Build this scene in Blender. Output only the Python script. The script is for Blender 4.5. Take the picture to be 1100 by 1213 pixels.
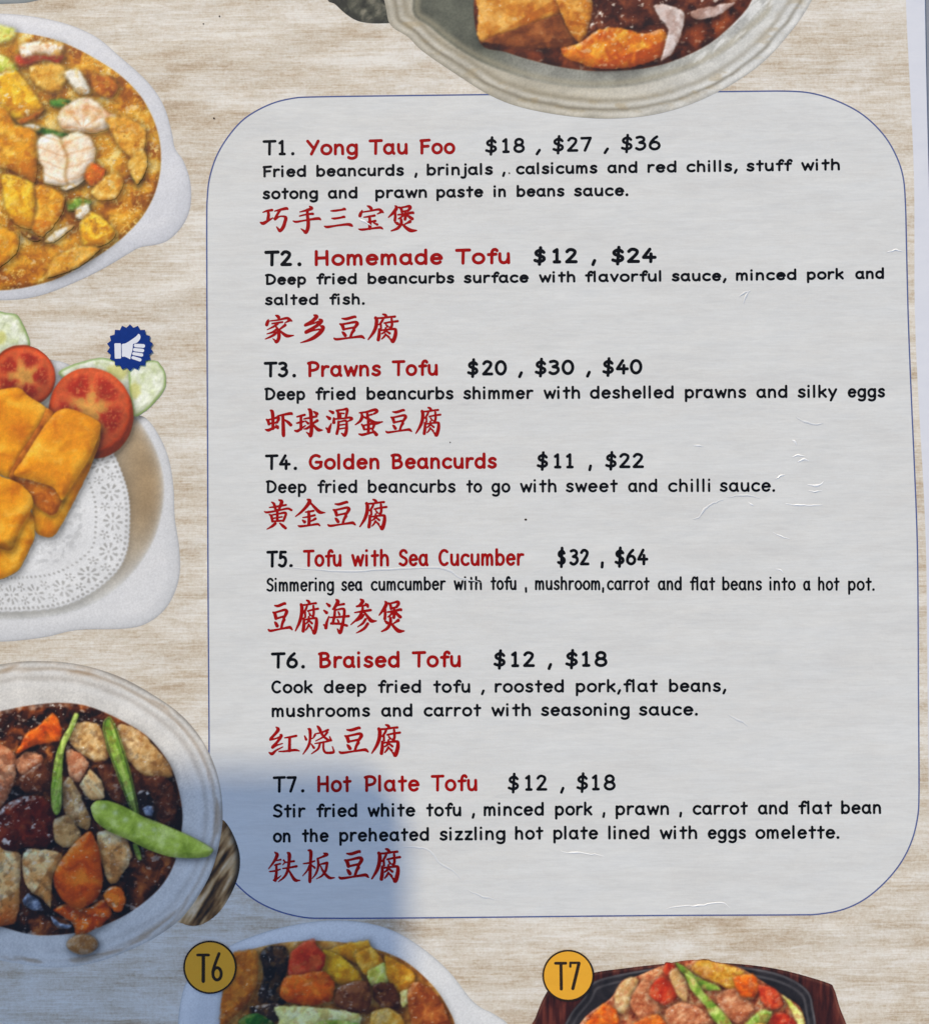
import bpy, math
import numpy as np

# ------------------------------------------------------------------ camera, world, sun
for o in list(bpy.data.objects):
    bpy.data.objects.remove(o)
SC = bpy.context.scene
COL = SC.collection
W, H, F = 1100.0, 1213.0, 1300.0          # photograph size and focal length in its pixels
MM = 0.0002                                # one photograph pixel on the card = 0.2 mm
DIST = F * MM
TILT, ROLL = math.radians(1.0), math.radians(-0.65)
cam_d = bpy.data.cameras.new('camera')
cam = bpy.data.objects.new('camera', cam_d)
COL.objects.link(cam)
cam_d.sensor_fit = 'HORIZONTAL'
cam_d.sensor_width = 36.0
cam_d.lens = 36.0 * F / W
cam_d.clip_start, cam_d.clip_end = 0.01, 50.0
cz, sz, cx, sx_ = math.cos(ROLL), math.sin(ROLL), math.cos(TILT), math.sin(TILT)
RM = np.array([[cz, -sz, 0], [sz, cz, 0], [0, 0, 1]]) @ np.array([[1, 0, 0], [0, cx, -sx_], [0, sx_, cx]])
fwd = RM @ np.array([0, 0, -1.0])
CAM = -fwd * DIST / abs(fwd[2]) * 1.0
cam.location = CAM
cam.rotation_euler = (TILT, 0, ROLL)
cam_d.dof.use_dof = True
cam_d.dof.focus_distance = DIST * 1.006
cam_d.dof.aperture_fstop = 5.6
SC.camera = cam

SUN_EL, SUN_AZ = math.radians(37), math.radians(-30)     # azimuth clockwise from +Y
SUN_DIR = np.array([math.sin(SUN_AZ) * math.cos(SUN_EL), math.cos(SUN_AZ) * math.cos(SUN_EL), math.sin(SUN_EL)])
world = bpy.data.worlds.new("World")
SC.world = world
world.use_nodes = True
wn = world.node_tree
sky = wn.nodes.new('ShaderNodeTexSky')
sky.sky_type = 'NISHITA'
sky.sun_disc = False
sky.sun_elevation = SUN_EL
sky.sun_rotation = SUN_AZ
wn.links.new(sky.outputs[0], wn.nodes['Background'].inputs[0])
wn.nodes['Background'].inputs[1].default_value = 0.15
sun_d = bpy.data.lights.new('sun', 'SUN')
sun_d.energy = 2.65
sun_d.angle = math.radians(0.55)
sun_d.color = (1.0, 0.82, 0.50)
sun = bpy.data.objects.new('sun', sun_d)
COL.objects.link(sun)
sun.location = tuple(SUN_DIR * 3)
from mathutils import Vector
sun.rotation_euler = Vector(tuple(-SUN_DIR)).to_track_quat('-Z', 'Y').to_euler()
SC.view_settings.view_transform = 'Standard'
SC.view_settings.look = 'None'
SC.view_settings.exposure = 0.2
SC.view_settings.gamma = 1.0


def P(px, py):
    """photograph pixel -> point of the card plane (metres)"""
    px = np.asarray(px, float); py = np.asarray(py, float)
    u, v = (px - W / 2) / F, -(py - H / 2) / F
    d = np.stack([u, v, -np.ones_like(u)], -1) @ RM.T
    t = -CAM[2] / d[..., 2]
    return CAM[0] + d[..., 0] * t, CAM[1] + d[..., 1] * t


# ------------------------------------------------------------------ objects and parts
LAYER = 0.000008


def link(name, data, parent=None, **kw):
    o = bpy.data.objects.new(name, data)
    COL.objects.link(o)
    if parent is not None:
        o.parent = parent
    for k, v in kw.items():
        o[k] = v
    return o


def raw_mesh(name, verts, polys, mat=None, colors=None, smooth=False):
    """polys: list of integer arrays (n, k)"""
    me = bpy.data.meshes.new(name)
    verts = np.asarray(verts, np.float32)
    polys = [p for p in polys if len(p)]
    me.vertices.add(len(verts))
    me.vertices.foreach_set('co', verts.ravel())
    loops = np.concatenate([p.ravel() for p in polys]).astype(np.int32)
    tot = np.concatenate([np.full(len(p), p.shape[1]) for p in polys]).astype(np.int32)
    start = np.concatenate([[0], np.cumsum(tot)[:-1]]).astype(np.int32)
    me.loops.add(len(loops))
    me.loops.foreach_set('vertex_index', loops)
    me.polygons.add(len(tot))
    me.polygons.foreach_set('loop_start', start)
    me.polygons.foreach_set('loop_total', tot)
    me.update(calc_edges=True)
    me.validate()
    if colors is not None:
        a = me.color_attributes.new('ink', 'FLOAT_COLOR', 'POINT')
        c = np.ones((len(verts), 4), np.float32)
        c[:, :3] = colors
        a.data.foreach_set('color', c.ravel())
    if mat:
        me.materials.append(mat)
    me.polygons.foreach_set('use_smooth', np.full(len(me.polygons), bool(smooth)))
    return me


def s2l(c):
    c = np.clip(np.asarray(c, float), 0, 1)
    return np.where(c <= 0.04045, c / 12.92, ((c + 0.055) / 1.055) ** 2.4)


def rgb(r, g, b):
    return np.array([r, g, b]) / 255.0


# marching squares: everything where S > 0, as a flat printed sheet
def contour(name, X, Y, S, layer, mat, RGB=None):
    ny, nx = S.shape
    ins = S > 0
    vid = -np.ones(S.shape, int)
    gi = np.nonzero(ins)
    vid[gi] = np.arange(len(gi[0]))
    vx, vy = [X[gi]], [Y[gi]]
    vc = [RGB[gi]] if RGB is not None else None
    n = len(gi[0])
    hid = -np.ones((ny, nx - 1), int)
    a, b = S[:, :-1], S[:, 1:]
    q = np.nonzero((a > 0) != (b > 0))
    t = (a[q] / (a[q] - b[q]))
    hid[q] = n + np.arange(len(q[0])); n += len(q[0])
    vx.append(X[:, :-1][q] + (X[:, 1:][q] - X[:, :-1][q]) * t); vy.append(Y[:, :-1][q])
    if RGB is not None:
        vc.append(RGB[:, :-1][q] * (1 - t[:, None]) + RGB[:, 1:][q] * t[:, None])
    wid = -np.ones((ny - 1, nx), int)
    a, b = S[:-1], S[1:]
    q = np.nonzero((a > 0) != (b > 0))
    t = (a[q] / (a[q] - b[q]))
    wid[q] = n + np.arange(len(q[0])); n += len(q[0])
    vx.append(X[:-1][q]); vy.append(Y[:-1][q] + (Y[1:][q] - Y[:-1][q]) * t)
    if RGB is not None:
        vc.append(RGB[:-1][q] * (1 - t[:, None]) + RGB[1:][q] * t[:, None])
    vx = np.concatenate(vx); vy = np.concatenate(vy)
    c0, c1, c2, c3 = ins[:-1, :-1], ins[:-1, 1:], ins[1:, 1:], ins[1:, :-1]
    case = c0 * 1 + c1 * 2 + c2 * 4 + c3 * 8
    cor = [vid[:-1, :-1], vid[:-1, 1:], vid[1:, 1:], vid[1:, :-1]]
    edg = [hid[:-1, :], wid[:, 1:], hid[1:, :], wid[:, :-1]]
    polys = []
    for cs in range(1, 16):
        m = np.nonzero(case == cs)
        if not len(m[0]):
            continue
        seq = []
        for k in range(4):
            i0, i1 = (cs >> k) & 1, (cs >> ((k + 1) % 4)) & 1
            if i0:
                seq.append(cor[k][m])
            if i0 != i1:
                seq.append(edg[k][m])
        polys.append(np.stack(seq[::-1], 1))      # image y runs down: reverse so that normals point up
    wx, wy = P(vx, vy)
    v = np.stack([wx, wy, np.full_like(wx, layer * LAYER)], 1)
    col = s2l(np.concatenate(vc)) if RGB is not None else None
    return raw_mesh(name, v, polys, mat, col)


def grid(x0, y0, x1, y1, step):
    xs = np.arange(x0, x1 + step, step); ys = np.arange(y0, y1 + step, step)
    return np.meshgrid(xs, ys)


def smooth_closed(pts, n=6, k=1.0):
    p = np.asarray(pts, float)
    a, b, c, d = np.roll(p, 1, 0), p, np.roll(p, -1, 0), np.roll(p, -2, 0)
    t = (np.arange(n) / n)[:, None, None]
    r = 0.5 * ((2 * b) + (-a + c) * t + (2 * a - 5 * b + 4 * c - d) * t * t + (-a + 3 * b - 3 * c + d) * t ** 3)
    lin = b + (c - b) * t
    r = r * k + lin * (1 - k)
    return np.transpose(r, (1, 0, 2)).reshape(-1, 2)


def smooth_open(pts, n=5):
    p = np.asarray(pts, float)
    if len(p) < 3:
        return p
    e = np.vstack([2 * p[0] - p[1], p, 2 * p[-1] - p[-2]])
    a, b, c, d = e[:-3], e[1:-2], e[2:-1], e[3:]
    t = (np.arange(n) / n)[:, None, None]
    r = 0.5 * ((2 * b) + (-a + c) * t + (2 * a - 5 * b + 4 * c - d) * t * t + (-a + 3 * b - 3 * c + d) * t ** 3)
    return np.vstack([np.transpose(r, (1, 0, 2)).reshape(-1, p.shape[1]), p[-1:]])


def sdf_poly(X, Y, poly):
    p = np.asarray(poly, float)
    best = np.full(X.shape, 1e18); inside = np.zeros(X.shape, bool)
    for (x0, y0), (x1, y1) in zip(p, np.roll(p, -1, 0)):
        ex, ey = x1 - x0, y1 - y0
        wx, wy = X - x0, Y - y0
        t = np.clip((wx * ex + wy * ey) / (ex * ex + ey * ey + 1e-12), 0, 1)
        best = np.minimum(best, (wx - ex * t) ** 2 + (wy - ey * t) ** 2)
        if y0 != y1:
            inside ^= ((Y >= y0) != (Y >= y1)) & (X < x0 + (Y - y0) * ex / ey)
    return np.where(inside, 1, -1) * np.sqrt(best)


def sdf_strokes(x0, y0, x1, y1, step, strokes):
    """strokes: arrays (n,3) of x, y, radius; union of tapering capsules"""
    X, Y = grid(x0, y0, x1, y1, step)
    S = np.full(X.shape, -3.0)
    for st in strokes:
        for (ax, ay, ar), (bx, by, br) in zip(st[:-1], st[1:]):
            m = max(ar, br) + 1.2
            i0 = max(int((min(ax, bx) - m - x0) / step), 0); i1 = int((max(ax, bx) + m - x0) / step) + 2
            j0 = max(int((min(ay, by) - m - y0) / step), 0); j1 = int((max(ay, by) + m - y0) / step) + 2
            xs, ys = X[j0:j1, i0:i1], Y[j0:j1, i0:i1]
            ex, ey = bx - ax, by - ay
            t = np.clip(((xs - ax) * ex + (ys - ay) * ey) / (ex * ex + ey * ey + 1e-9), 0, 1)
            d = (ar + (br - ar) * t) - np.hypot(xs - ax - ex * t, ys - ay - ey * t)
            S[j0:j1, i0:i1] = np.maximum(S[j0:j1, i0:i1], d)
    return X, Y, S


# numpy noise for the printed pictures
def _h(ix, iy, seed):
    n = (ix.astype(np.int64) * 374761393 + iy.astype(np.int64) * 668265263 + seed * 974634777) & 0xFFFFFFFF
    n = ((n ^ (n >> 13)) * 1274126177) & 0xFFFFFFFF
    return ((n ^ (n >> 16)) & 0xFFFF) / 65535.0


def vnoise(x, y, seed=0):
    ix, iy = np.floor(x), np.floor(y)
    fx, fy = x - ix, y - iy
    fx, fy = fx * fx * (3 - 2 * fx), fy * fy * (3 - 2 * fy)
    a, b = _h(ix, iy, seed), _h(ix + 1, iy, seed)
    c, d = _h(ix, iy + 1, seed), _h(ix + 1, iy + 1, seed)
    return (a + (b - a) * fx) * (1 - fy) + (c + (d - c) * fx) * fy


def fbm(x, y, seed=0, octv=4, gain=0.55):
    s, a, t = 0, 1.0, 0
    c, n = math.cos(0.6), math.sin(0.6)
    for k in range(octv):
        s = s + a * vnoise(x, y, seed + k * 17); t += a
        x, y = (c * x - n * y) * 2.03 + 5.1, (n * x + c * y) * 2.03 + 9.7
        a *= gain
    return s / t


def smst(a, b, x):
    t = np.clip((x - a) / (b - a), 0, 1)
    return t * t * (3 - 2 * t)


# ------------------------------------------------------------------ materials
def new_mat(name):
    m = bpy.data.materials.new(name)
    m.use_nodes = True
    return m, m.node_tree, m.node_tree.nodes['Principled BSDF']


class NT:
    def __init__(s, t): s.t = t
    def n(s, ty, **kw):
        nd = s.t.nodes.new(ty)
        for k, v in kw.items():
            setattr(nd, k, v)
        return nd
    def put(s, sock, v):
        if isinstance(v, bpy.types.NodeSocket): s.t.links.new(v, sock)
        else: sock.default_value = v
    def math(s, op, a, b=0.0, c=0.0, clamp=False):
        nd = s.n('ShaderNodeMath', operation=op, use_clamp=clamp)
        s.put(nd.inputs[0], a); s.put(nd.inputs[1], b); s.put(nd.inputs[2], c)
        return nd.outputs[0]
    def mix(s, f, a, b, mode='MIX'):
        nd = s.n('ShaderNodeMix', data_type='RGBA', blend_type=mode)
        s.put(nd.inputs[0], f); s.put(nd.inputs[6], a); s.put(nd.inputs[7], b)
        return nd.outputs[2]
    def noise(s, vec, sx, sy, detail=4, rough=0.55, off=0.0, dist=0.0):
        mp = s.n('ShaderNodeMapping')
        s.put(mp.inputs[0], vec)
        mp.inputs[3].default_value = (sx, sy, 1)
        mp.inputs[1].default_value = (off, off * 1.7, 0)
        nz = s.n('ShaderNodeTexNoise')
        s.put(nz.inputs['Vector'], mp.outputs[0])
        nz.inputs['Scale'].default_value = 1.0
        nz.inputs['Detail'].default_value = detail
        nz.inputs['Roughness'].default_value = rough
        nz.inputs['Distortion'].default_value = dist
        return nz.outputs[0]
    def ramp(s, f, stops):
        nd = s.n('ShaderNodeValToRGB')
        s.put(nd.inputs[0], f)
        el = nd.color_ramp.elements
        while len(el) < len(stops):
            el.new(0.5)
        for e, (p, c) in zip(el, stops):
            e.position = p
            e.color = (c, c, c, 1) if isinstance(c, (int, float)) else (*c, 1)
        return nd.outputs[0]
    def pos(s):
        """card coordinates in photograph pixels"""
        g = s.n('ShaderNodeNewGeometry')
        v = s.n('ShaderNodeVectorMath', operation='SCALE')
        s.t.links.new(g.outputs['Position'], v.inputs[0])
        v.inputs['Scale'].default_value = 1 / MM
        return v.outputs[0]


def col(r, g, b):
    return tuple(float(v) for v in s2l(rgb(r, g, b))) + (1.0,)


def laminate(nt, bs, p, gloss=0.7):
    """the clear plastic film over the print: gloss, slack waves and fine wrinkles"""
    wave = nt.noise(p, 0.010, 0.016, 3, 0.5, 3.0)
    wr = nt.noise(p, 0.022, 0.055, 5, 0.6, 7.0, 1.2)
    ridge = nt.math('ABSOLUTE', nt.math('SUBTRACT', wr, 0.5))
    ridge = nt.math('SUBTRACT', 1.0, nt.math('MULTIPLY', ridge, 9.0, clamp=True))
    fine = nt.noise(p, 0.16, 0.22, 3, 0.6, 1.0)
    def bump(kw, kr, kf, sock):
        h = nt.math('ADD', nt.math('MULTIPLY', wave, kw), nt.math('MULTIPLY', ridge, kr))
        h = nt.math('ADD', h, nt.math('MULTIPLY', fine, kf))
        b = nt.n('ShaderNodeBump')
        b.inputs['Strength'].default_value = 1.0
        b.inputs['Distance'].default_value = MM
        nt.t.links.new(h, b.inputs['Height'])
        nt.t.links.new(b.outputs[0], sock)
    bump(1.6, 0.03, 0.025, bs.inputs['Normal'])
    bump(1.8, 0.03, 0.03, bs.inputs['Coat Normal'])
    bs.inputs['Roughness'].default_value = 0.6
    bs.inputs['Specular IOR Level'].default_value = 0.12
    bs.inputs['Coat Weight'].default_value = gloss
    bs.inputs['Coat Roughness'].default_value = 0.22
    bs.inputs['Coat IOR'].default_value = 1.5


def wood_color(nt, p):
    band = nt.noise(p, 0.0050, 0.030, 4, 0.55, 11.0, 0.5)
    blotch = nt.noise(p, 0.014, 0.022, 4, 0.6, 31.0, 0.8)
    streak = nt.noise(p, 0.020, 0.19, 5, 0.68, 2.0, 0.9)
    fleck = nt.noise(p, 0.10, 0.30, 4, 0.7, 5.0, 1.2)
    cross = nt.noise(p, 0.26, 0.095, 4, 0.7, 6.0, 1.0)
    grain = nt.noise(p, 0.30, 0.30, 3, 0.75, 8.0)
    line = nt.noise(p, 0.011, 0.62, 3, 0.6, 44.0, 0.3)
    f = nt.math('ADD', nt.math('MULTIPLY', band, 0.80), nt.math('MULTIPLY', streak, 0.66))
    f = nt.math('ADD', f, nt.math('MULTIPLY', blotch, 0.50))
    f = nt.math('ADD', f, nt.math('MULTIPLY', fleck, 0.38))
    f = nt.math('ADD', f, nt.math('MULTIPLY', cross, 0.26))
    f = nt.math('ADD', f, nt.math('MULTIPLY', grain, 0.40))
    f = nt.math('ADD', f, nt.math('MULTIPLY', line, 0.38))
    f = nt.math('SUBTRACT', f, 1.15)
    c = nt.ramp(f, [(0.18, s2l(rgb(166, 142, 114))), (0.34, s2l(rgb(193, 174, 150))), (0.47, s2l(rgb(211, 200, 183))),
                    (0.60, s2l(rgb(224, 217, 206))), (0.76, s2l(rgb(238, 235, 229)))])
    hue = nt.noise(p, 0.11, 0.13, 3, 0.7, 90.0)
    c = nt.mix(nt.math('MULTIPLY', hue, 0.14), c, col(196, 208, 178))
    hue2 = nt.noise(p, 0.10, 0.12, 3, 0.7, 95.0)
    return nt.mix(nt.math('MULTIPLY', hue2, 0.16), c, col(226, 196, 186))


def mat_wood():
    m, t, bs = new_mat('printed_wood_grain')
    nt = NT(t); p = nt.pos()
    t.links.new(wood_color(nt, p), bs.inputs['Base Color'])
    laminate(nt, bs, p)
    return m


def mat_panel():
    m, t, bs = new_mat('printed_pale_panel')
    nt = NT(t); p = nt.pos()
    w = wood_color(nt, p)
    base = nt.mix(0.82, w, col(226, 229, 231))
    n = nt.noise(p, 0.015, 0.12, 4, 0.6, 20.0, 0.5)
    base = nt.mix(nt.math('MULTIPLY', nt.math('SUBTRACT', n, 0.35, clamp=True), 0.30), base, col(176, 180, 184))
    n2 = nt.noise(p, 0.035, 0.26, 4, 0.65, 24.0, 0.8)
    base = nt.mix(nt.math('MULTIPLY', nt.math('SUBTRACT', n2, 0.42, clamp=True), 0.55), base, col(170, 174, 178))
    g = nt.noise(p, 0.45, 0.45, 2, 0.6, 30.0)
    base = nt.mix(nt.math('MULTIPLY', g, 0.10), base, col(150, 150, 150))
    t.links.new(base, bs.inputs['Base Color'])
    laminate(nt, bs, p)
    return m


def mat_ink(name, c, vary=0.25, c2=None):
    m, t, bs = new_mat(name)
    nt = NT(t); p = nt.pos()
    n = nt.noise(p, 0.25, 0.25, 3, 0.6, 14.0)
    cc = nt.mix(nt.math('MULTIPLY', n, vary), col(*c), col(*(c2 or (min(c[0] * 1.6 + 25, 255), c[1] * 1.6 + 25, c[2] * 1.6 + 28))))
    t.links.new(cc, bs.inputs['Base Color'])
    laminate(nt, bs, p, 0.28)
    bs.inputs['Specular IOR Level'].default_value = 0.05
    return m


def mat_print():
    m, t, bs = new_mat('printed_picture')
    nt = NT(t); p = nt.pos()
    a = nt.n('ShaderNodeVertexColor'); a.layer_name = 'ink'
    g = nt.noise(p, 0.5, 0.5, 2, 0.7, 40.0)
    g2 = nt.math('ADD', 0.89, nt.math('MULTIPLY', g, 0.22))
    k = nt.n('ShaderNodeVectorMath', operation='SCALE')
    t.links.new(a.outputs[0], k.inputs[0]); t.links.new(g2, k.inputs['Scale'])
    t.links.new(k.outputs[0], bs.inputs['Base Color'])
    laminate(nt, bs, p)
    return m


def mat_plain(name, c, rough=0.5, noise=0.1, c2=None, coat=0.0):
    m, t, bs = new_mat(name)
    nt = NT(t); p = nt.pos()
    n = nt.noise(p, 0.05, 0.05, 5, 0.65, 50.0)
    cc = nt.mix(nt.math('MULTIPLY', n, noise), col(*c), col(*(c2 or (c[0] * .6, c[1] * .6, c[2] * .6))))
    t.links.new(cc, bs.inputs['Base Color'])
    bs.inputs['Roughness'].default_value = rough
    bs.inputs['Coat Weight'].default_value = coat
    return m


M_WOOD, M_PANEL, M_PRINT = mat_wood(), mat_panel(), mat_print()
M_BLACK = mat_ink('black_lettering_ink', (8, 10, 13), 0.10)
M_RED = mat_ink('red_lettering_ink', (150, 10, 5), 0.10)
M_LINE = mat_ink('navy_outline_ink', (72, 84, 128), 0.3)
M_NAVY = mat_ink('navy_seal_ink', (10, 44, 118), 0.15)
M_WHITE = mat_ink('white_seal_ink', (226, 230, 240), 0.05)
M_AMBER = mat_ink('amber_badge_ink', (232, 166, 50), 0.08)
M_BROWN = mat_ink('dark_badge_ink', (42, 32, 22), 0.2)

# ------------------------------------------------------------------ table, added shadow caster, card
def box_mesh(name, ring, z0, z1, mat, bev=0.0):
    n = len(ring)
    ring = np.asarray(ring, float)
    c = ring.mean(0)
    rows = [(ring, z0)]
    if bev:
        rows += [(ring, z1 - bev), (c + (ring - c) * (1 - bev * 0.4 / np.abs(ring - c).max()), z1)]
    else:
        rows += [(ring, z1)]
    v = np.vstack([np.column_stack([r, np.full(n, z)]) for r, z in rows])
    k = np.arange(n); k2 = (k + 1) % n
    sides = np.vstack([np.stack([k + i * n, k2 + i * n, k2 + (i + 1) * n, k + (i + 1) * n], 1) for i in range(len(rows) - 1)])
    top = (np.arange(n) + (len(rows) - 1) * n)[None]
    bot = np.arange(n)[::-1][None]
    return raw_mesh(name, v, [sides, top, bot], mat)


def mat_table():
    m, t, bs = new_mat('grey_painted_table')
    nt = NT(t); p = nt.pos()
    n = nt.noise(p, 0.02, 0.02, 6, 0.7, 60.0)
    g = nt.noise(p, 0.4, 0.4, 3, 0.6, 61.0)
    c = nt.mix(n, col(128, 134, 146), col(168, 172, 180))
    c = nt.mix(nt.math('MULTIPLY', g, 0.3), c, col(100, 104, 112))
    t.links.new(c, bs.inputs['Base Color'])
    bs.inputs['Roughness'].default_value = 0.45
    return m


s = 0.75
tab = link('tabletop', box_mesh('tabletop', [(-s, -s), (s, -s), (s, s), (-s, s)], -0.03, -0.0011, mat_table()), kind='structure')


def warped_edge(n=60):
    """outline of the laminated card, x1 edge bowed as in the photograph"""
    ys = np.linspace(-260, 1570, n)
    return [(1094.5 + 14 * smst(-100, 650, y) + (0.010 * (y - 650) if y > 650 else 0), y) for y in ys]


def card_ring(dx):
    r = [(x + dx, y) for x, y in warped_edge()]
    pts = [(-440, 1570), (-440, -260)]
    poly = r + pts                        # down the right side, then the left
    wx, wy = P([q[0] for q in poly], [q[1] for q in poly])
    return np.column_stack([wx, wy])[::-1]


menu = link('menu_page', None, label='laminated tofu menu page with wood grain print and printed dishes, lying on a grey table', category='menu')
menu.empty_display_size = 0.02


def mat_border():
    m, t, bs = new_mat('white_laminate_border')
    nt = NT(t); p = nt.pos()
    n = nt.noise(p, 0.02, 0.02, 4, 0.6, 70.0)
    t.links.new(nt.mix(n, col(226, 228, 236), col(214, 217, 228)), bs.inputs['Base Color'])
    laminate(nt, bs, p)
    return m


ys_ = np.linspace(-260, 1570, 120)
xe_ = np.array([1094.5 + 14 * smst(-100, 650, y) + (0.010 * (y - 650) if y > 650 else 0) for y in ys_])
la, lb = P(np.full(120, -440.0), ys_); ra, rb = P(xe_, ys_)
top_ = np.vstack([np.column_stack([la, lb]), np.column_stack([ra, rb])])
vv = np.vstack([np.column_stack([top_, np.zeros(240)]), np.column_stack([top_, np.full(240, -0.001)])])
k = np.arange(119)
ff = [np.stack([k + 1, k + 121, k + 120, k], 1), np.stack([k + 240, k + 360, k + 361, k + 241], 1),
      np.stack([k + 120, k + 121, k + 361, k + 360], 1), np.stack([k + 1, k, k + 240, k + 241], 1), np.array([[0, 120, 360, 240], [239, 119, 359, 479]])]
link('laminated_card', raw_mesh('laminated_card', vv, ff, mat_border()), menu)
# wood-grain print, one flat sheet with a soft right edge
yy = np.linspace(-235, 1545, 200)
edge = 1072 + 11 * smst(-60, 250, yy) + 14 * smst(330, 700, yy) + np.where(yy > 700, 0.010 * (yy - 700), 0)
edge = edge + 0.5 * np.sin(yy * 0.7)
n = len(yy)
lx, ly = P(np.full(n, -415.0), yy); rx, ry = P(edge, yy)
v = np.vstack([np.column_stack([lx, ly, np.full(n, 1 * LAYER)]), np.column_stack([rx, ry, np.full(n, 1 * LAYER)])])
k = np.arange(n - 1)
wood_print = link('wood_grain_print', raw_mesh('wood_grain_print', v, [np.stack([k + 1, k + 1 + n, k + n, k], 1)], M_WOOD), menu)

# added panel out of view, shaped to cast the lower left shadow
ax, ay = P(475, 908)
RD = 0.85
rr = 0.013
cor = []
for a in np.linspace(90, 0, 9):
    cor.append((-rr + rr * math.cos(math.radians(a)), -rr + rr * math.sin(math.radians(a))))
ring = [(-0.62, 0.0)] + cor + [(0.0, -0.62), (-0.62, -0.62)]
caster_o = SUN_DIR * RD
ring = [(x + ax + caster_o[0], y + ay + caster_o[1]) for x, y in ring][::-1]
caster = box_mesh('shadow_caster', ring, caster_o[2], caster_o[2] + 0.002, mat_plain('shadow_caster_grey', (120, 124, 132), 0.8))
link('shadow_caster', caster, label='flat grey panel added out of view to shade the lower left corner of the menu', category='shadow_caster')

# ------------------------------------------------------------------ pale panel with thin navy outline
def panel_outline(inset=0.0):
    L, R, T, B = [], [], [], []
    pts = [(245, 320), (244.9, 275), (245, 250)]
    # clockwise on screen from the left side up
    pts += [(245.5, 235), (248, 212), (256, 186), (270, 162), (290, 140), (318, 124), (345, 116.5), (375, 114.5)]
    pts += [(480, 113), (600, 111.5), (750, 109.5), (880, 108), (935, 107.8)]
    pts += [(965, 111), (995, 121), (1022, 136), (1045, 158), (1060, 182), (1069, 208), (1072, 240)]
    pts += [(1073.5, 300), (1075.5, 380), (1079, 470), (1083, 560), (1086, 640), (1087, 720), (1087.5, 820), (1088, 900), (1088, 945)]
    pts += [(1086.5, 968), (1080, 995), (1068, 1020), (1050, 1043), (1026, 1064), (1000, 1077), (970, 1083), (940, 1084)]
    pts += [(820, 1084.5), (700, 1085.5), (560, 1087), (440, 1088), (390, 1088)]
    pts += [(360, 1087), (328, 1079), (300, 1065), (277, 1044), (260, 1018), (250, 990), (248, 955)]
    pts += [(247.5, 850), (246.5, 700), (246, 550), (245.3, 400)]
    return smooth_closed(pts, 5)


po = panel_outline()
def ring_mesh(name, poly, width, layer, mat):
    nrm = np.roll(poly, -1, 0) - np.roll(poly, 1, 0)
    nrm = np.column_stack([nrm[:, 1], -nrm[:, 0]]); nrm /= np.linalg.norm(nrm, axis=1)[:, None] + 1e-9
    a, b = poly - nrm * width / 2, poly + nrm * width / 2
    wx, wy = P(np.r_[a[:, 0], b[:, 0]], np.r_[a[:, 1], b[:, 1]])
    n = len(poly); k = np.arange(n); k2 = (k + 1) % n
    v = np.column_stack([wx, wy, np.full(2 * n, layer * LAYER)])
    me = raw_mesh(name, v, [np.stack([k, k2, k2 + n, k + n], 1)], mat)
    return me


X, Y = grid(240, 104, 1092, 1092, 4.0)
S = sdf_poly(X, Y, po)
panel = link('text_panel', contour('text_panel', X, Y, S, 2, M_PANEL), menu, label='pale rounded panel with thin navy outline behind the lettering')
link('panel_outline', ring_mesh('panel_outline', po, 1.7, 3, M_LINE), panel)

# ------------------------------------------------------------------ lettering
def arc(cx, cy, rx, ry, a0, a1, n=14):
    a = np.radians(np.linspace(a0, a1, n))
    return [(cx + rx * math.cos(t), cy + ry * math.sin(t)) for t in a]


def cv(*p): return smooth_open(p, 5)
def ln(*p): return np.asarray(p, float)
def O(cx, cy, rx, ry): return arc(cx, cy, rx, ry, 0, 360, 22)


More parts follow.
